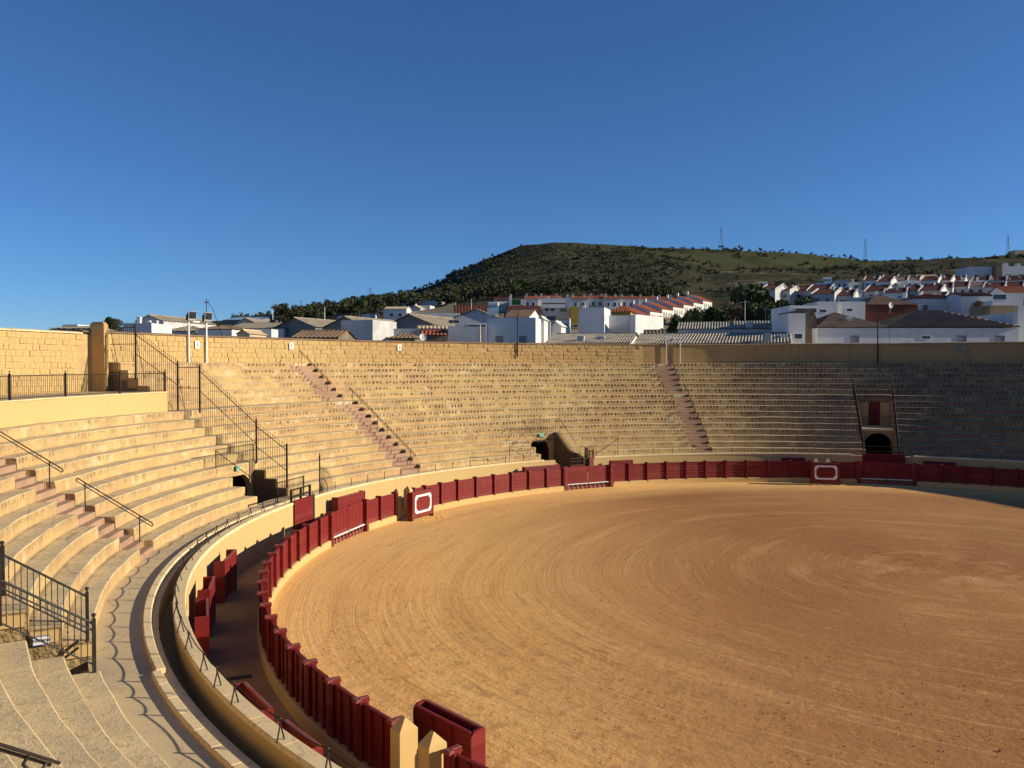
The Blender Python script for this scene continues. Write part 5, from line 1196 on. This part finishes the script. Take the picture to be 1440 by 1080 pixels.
# solar water heaters, dishes, lamp posts, poles
def heater(p, s, lab):
    t = empty('solar_water_heater', p, R(-12), lab, 'water heater', 'rooftop solar water heaters')
    MB().tube((-.75*s,0,.55*s),(.75*s,0,.55*s),.32*s,12).build('tank', M_WHITE, t, fix=False)
    MB().add([(-.8*s,-.1*s,.35*s),(.8*s,-.1*s,.35*s),(1.0*s,-1.6*s,-1.1*s),(-.6*s,-1.6*s,-1.1*s),(-.8*s,-.02*s,.30*s),(.8*s,-.02*s,.30*s),(1.0*s,-1.52*s,-1.15*s),(-.6*s,-1.52*s,-1.15*s)], [(0,1,2,3),(7,6,5,4),(0,4,5,1),(1,5,6,2),(2,6,7,3),(3,7,4,0)]).build('panel', M_PANEL, t)
    MB().box(-.6*s,-.55*s,-.3*s,.3*s,-1.3*s,.4*s).box(.55*s,.6*s,-.3*s,.3*s,-1.3*s,.4*s).build('stand', M_GALV, t)
heater(at(694, 433.5, 120), .95, 'white solar water heater with slanted panel above the wide dark opening')
heater(at(1162, 397, 258), 1.6, 'small solar panel with tank on a roof of the hillside town')
heater(at(1072, 404, 222), 1.5, 'pale slanted solar panel left of the hillside houses by the big tree')
def dish(p, lab):
    m = MB(); n = 10
    for r_, y in ((.0, .12), (.25, .08), (.45, -.03)):
        for i in range(n): m.v.append((r_*math.cos(2*math.pi*i/n), y, r_*math.sin(2*math.pi*i/n)))
    for j in range(2):
        for i in range(n): m.f.append((j*n+i, j*n+(i+1) % n, (j+1)*n+(i+1) % n, (j+1)*n+i))
    t = empty('satellite_dish', p, R(25), lab, 'satellite dish'); m.build('dish', M_WHITE, t, fix=False); MB().tube((0,.12,0),(0,.2,-1.2),.04).tube((0,.1,-.1),(0,-.4,.0),.015).build('mast', M_GALV, t)
dish(at(595, 474, 100), 'white satellite dish just above the ring wall near the small clay roof')
dish(at(1252, 429.5, 120), 'grey satellite dish on the ridge of the lichened roof')
def pole(u, vt, vb, D, r, mat, lab, arm=0, name='utility_pole', cat='pole'):
    a = at(u, vt, D); b = at(u, vb, D); m = MB().tube((0,0,0),(0,0,a.z-b.z),r,6,r*.7)
    if arm: m.tube((-arm,0,a.z-b.z-.3),(arm,0,a.z-b.z-.3),r*.6,5)
    return tag(m.build(name, mat, None, b), lab, cat)
pole(675, 457, 484, 98, .12, M_WALK, 'square grey concrete post standing against the whitewashed yard wall')
pole(457, 433, 456, 200, .10, M_GALV, 'thin pole among the trees above the left warehouse'); pole(532, 429, 450, 200, .10, M_BARK, 'thin wooden pole above the middle warehouse')
pole(384, 434, 450, 250, .12, M_GALV, 'thin mast beside the mauve house on the skyline'); pole(663, 421, 436, 160, .04, M_GALV, 'thin rooftop aerial on the brown roof')
pole(1047, 423, 455, 145, .07, M_GALV, 'grey street lamp post before the big trees', .9, 'street_lamp', 'street lamp')
def lattice(u, vt, D, wid, lab, dishes=False, arms=False, vb=None):
    a = at(u, vt, D); zb = terrain(a.x, D) - .3 if vb is None else at(u, vb, D).z; h = a.z - zb; m = MB(); n = max(4, int(h/2.2)); th = .13 if D > 500 else .07
    for sx, sy in ((-1,-1),(1,-1),(1,1),(-1,1)): m.tube((sx*wid,sy*wid,0),(sx*wid*.25,sy*wid*.25,h),th,4)
    for i in range(n):
        z0, z1 = h*i/n, h*(i+1)/n; w0, w1 = wid*(1-.75*i/n), wid*(1-.75*(i+1)/n); s = 1 if i % 2 else -1
        m.tube((-s*w0,-w0,z0),(s*w1,-w1,z1),th*.6,4).tube((w0,-s*w0,z0),(w1,s*w1,z1),th*.6,4)
    if arms:
        for f in (.97, .78): m.tube((-wid*1.6,0,h*f),(wid*1.6,0,h*f),th,4)
    t = empty('lattice_mast', (a.x, D, zb), 0, lab, 'mast'); m.build('lattice', M_GALV, t, fix=False)
    if dishes: MB().ball((.3,-.5,h*.72),1.0,8,6).ball((.3,-.5,h*.9),.7,8,6).build('drum_aerial', M_WHITE2, t, fix=False); MB().box(-1.2,1.2,-1.2,1.2,-.5,3.5).build('cabin', M_WHITE, t)
lattice(1013, 321, 895, 1.8, 'tall lattice mast on the hill crest, left of the lone trees')
lattice(1215, 337, 895, 1.5, 'lattice mast on the crest right of the lone round tree', arms=True)
lattice(1415, 332, 890, 1.6, 'radio mast with round aerials on the crest near the right edge', dishes=True)
lattice(521, 405, 470, 1.3, 'pylon with cross arms on the left shoulder of the hill', arms=True)
lattice(424, 422, 470, 1.0, 'small distant pylon left of the hill above the trees')

# ------------------------------------------------------------------ trees
def leaves(m, c, rad, n, size, rs, squash=.8, lumps=7):
    """many small leaf faces in overlapping uneven clumps"""
    cs = []
    for i in range(lumps):
        th = rs.uniform(0, 2*math.pi); rr_ = rs.uniform(.15, .72); ph = rs.uniform(-.55, .75)
        cs.append((Vector((math.cos(th)*rr_, math.sin(th)*rr_, ph*squash)), rs.uniform(.26, .5)))
    for i in range(n):
        cc, cr = rs.choice(cs)
        d = Vector((rs.gauss(0, 1), rs.gauss(0, 1), rs.gauss(0, 1))).normalized()*(cr*(rs.random()**.33))
        p = (cc + Vector((d.x, d.y, d.z*.85)))*rad + Vector(c)
        a = Vector((rs.gauss(0,1), rs.gauss(0,1), rs.gauss(0,.8))).normalized(); b = a.orthogonal().normalized()
        b = (Matrix.Rotation(rs.random()*6.28, 3, a) @ b); c2 = a.cross(b); s = size*rs.uniform(.5, 1.2)
        m.add([p-b*s-c2*s*.45, p+b*s-c2*s*.2, p+b*s*.7+c2*s*.6, p-b*s*.6+c2*s*.5], [(0,1,2,3)])
def tree_meshes(rad, n, size, seed, mat, trunk_h, lumps=7, squash=.8):
    rs = random.Random(seed); m = MB(); leaves(m, (0,0,trunk_h+rad*.62), rad, n, size, rs, squash, lumps)
    crown = m.mesh('crown', mat)
    t = MB(); top = Vector((rs.uniform(-.2,.2)*rad*.3, rs.uniform(-.2,.2)*rad*.3, trunk_h+rad*.25)); t.tube((0,0,-.6), top, rad*.09, 7, rad*.055)
    for i in range(5):
        th = i*1.26 + rs.random(); t.tube(top - Vector((0,0,rad*.12*i*.5)), top + Vector((math.cos(th)*rad*.5, math.sin(th)*rad*.5, rad*rs.uniform(.2,.6))), rad*.045, 5, rad*.015)
    return crown, t.mesh('trunk', M_BARK)
def tree(name, label, x, y, meshes, s, rz, group=None, z=None):
    t = empty(name, (x, y, (terrain(x, y) if z is None else z)-.1), rz, label, 'tree', group); t.scale = (s, s, s)
    link('crown', meshes[0], t); link('trunk', meshes[1], t); return t
BIG = [tree_meshes(4.0, 3800, .26, 11+i, M_PINE, 2.6, 11) for i in range(3)]
BIGO = tree_meshes(3.2, 2600, .24, 31, M_OLIVE, 2.0, 9); DRY = tree_meshes(3.0, 2000, .18, 41, M_DRYL, 2.2, 9)
def bigtree(u, vtop, wpx, D, ms, label, r0=4.0, th=2.6):
    s = (wpx/FP*D)/(2*r0*.86); p = at(u, vtop, D); hgt = (th + r0*.62 + r0*.85)*s
    o = tree('leafy_tree', label, p.x, D, ms, s, random.random()*6, z=p.z-hgt+.1)
    if o.location.z > terrain(p.x, D):     # lengthen the trunk down to the ground
        MB().tube((0,0,0),(0,0,(terrain(p.x, D)-o.location.z)/s-.5),.34,7,.45).build('trunk', M_BARK, o)
bigtree(1047, 400, 92, 188, BIG[0], 'largest dark round tree in the middle of the town, below the hill')
bigtree(1086, 415, 72, 178, BIG[1], 'dark tree on the right side of the largest round tree')
bigtree(1112, 420, 62, 172, BIG[2], 'dark tree left of the white roof terrace house')
bigtree(1138, 415, 52, 190, BIGO, 'olive-green tree above the white roof terrace house', 3.2, 2.0)
bigtree(1024, 420, 52, 168, DRY, 'brown half-bare tree before the largest round tree', 3.0, 2.2)
bigtree(1000, 426, 56, 165, BIG[1], 'green tree at the right end of the stepped terraced row')
bigtree(972, 436, 52, 158, BIG[2], 'dense green tree below the arched windows of the terraced row')
bigtree(955, 441, 34, 150, BIG[0], 'smaller dark bush-like tree left of the dense one under the terraced row')
bigtree(927, 445, 18, 160, BIGO, 'small olive-green tree in front of the second terraced house', 3.2, 2.0)
bigtree(1063, 424, 56, 165, BIG[0], 'dark tree just behind the grey street lamp')
bigtree(158, 443, 28, 160, BIG[1], 'dark round tree behind the stone pillar at the left')
bigtree(566, 409, 17, 430, BIG[2], 'solitary round pine on the left shoulder of the hill')
bigtree(1372, 421, 22, 150, DRY, 'dry brown bush rising behind the brown ribbed tiles', 3.0, 2.2)
FAR = [tree_meshes(2.6, 230, .40, 60+i, M_OLIVE if i % 3 else M_PINE, 1.1, 6, .75) for i in range(6)]
FARJ = [tree_meshes(2.4, 64, .58, 80+i, M_OLIVE, .4, 5, .75)[0] for i in range(5)]
rt = random.Random(5); sites = []
def dens(u, D):
    t = (D-380)/520
    if D < 380:
        return .75 if ((395 < u < 560 and D > 290) or (560 < u < 960 and D > 318)) else (.0)
    if u < 560: return .75
    if u < 960:
        if t > .86 and u > 690: return .0
        if t > .95: return .06
        if t > .86: return .3
        low = .95 if t < .42 else .62
        n_ = mnoise.noise(Vector((u*.012, D*.012, 3.3)))
        if 640 < u < 800 and .42 < t < .55: return .12
        return max(.05, low + n_*.9)
    n_ = mnoise.noise(Vector((u*.006, D*.035, 7.7)))
    return max(.0, .12 + n_*1.15) if t < .80 else .0
for k in range(26000):
    D = 290 + 600*rt.random()**.8; u = rt.uniform(330, 1470)
    if D < 380 and not (395 < u < 960): continue
    if rt.random() < dens(u, D)*.6:
        x = (u-720)/FP*D; sites.append((D, x))
sites.sort()
# keep some distance between neighbours
kept = []; grid = {}
for D, x in sites:
    k = (int(x//2.6), int(D//5))
    if any((k[0]+i, k[1]+j) in grid for i in (0,) for j in (0, -1)): continue
    grid[k] = 1; kept.append((D, x))
glab = {0: 'dark evergreen tree of the olive grove covering the lower hillside', 1: 'grey-green olive tree of the grove covering the lower hillside'}
for D, x in kept[:285]:
    i = rt.randrange(6); s = rt.uniform(.75, 1.35); tree('olive_tree', glab[1 if i % 3 else 0], x, D, FAR[i], s, rt.random()*6, 'trees on the lower hillside')
J = MB(); vs_all = []; fs_all = []; off = 0
cache = [(np.array([v.co[:] for v in me.vertices]), np.array([p.vertices[:] for p in me.polygons])) for me in FARJ]
for D, x in kept[285:]:
    V, F_ = cache[rt.randrange(5)]; s = rt.uniform(.5, 1.15)*(1.0 if rt.random() < .5 else .6); a = rt.random()*6.28; ca, sa = math.cos(a), math.sin(a)
    z = terrain(x, D); Vn = np.stack([V[:,0]*ca-V[:,1]*sa, V[:,0]*sa+V[:,1]*ca, V[:,2]], 1)*s + np.array([x, D, z-.6]); vs_all.append(Vn); fs_all.append(F_+off); off += len(V)
Vn = np.concatenate(vs_all); Fn = np.concatenate(fs_all); me = bpy.data.meshes.new('hillside_scrub'); me.from_pydata(Vn.tolist(), [], Fn.tolist()); me.materials.append(M_OLIVE)
tag(link('hillside_scrub', me), 'scrub and far olive trees spreading over the upper hillside', 'scrub', kind='stuff')
print('sites', len(kept))
crest = sorted(((1088, .9), (1101, .7), (1118, 1.2), (1137, .95), (1145, .9), (1196, 1.6), (1204, .8), (1068, 1.4), (1052, .7), (1040, 1.5), (652, 1.0), (638, 1.9), (631, 1.5), (543, 1.0), (557, .8), (903, .6), (962, .6)))
for i, (u, s) in enumerate(crest):
    D = 893; x = (u-720)/FP*D
    tree('crest_tree', 'small dark crest tree against the sky, %s from the left along the skyline' % ordn(i), x, D, FAR[(i*2) % 6], s*.8, i*1.3, 'crest trees')
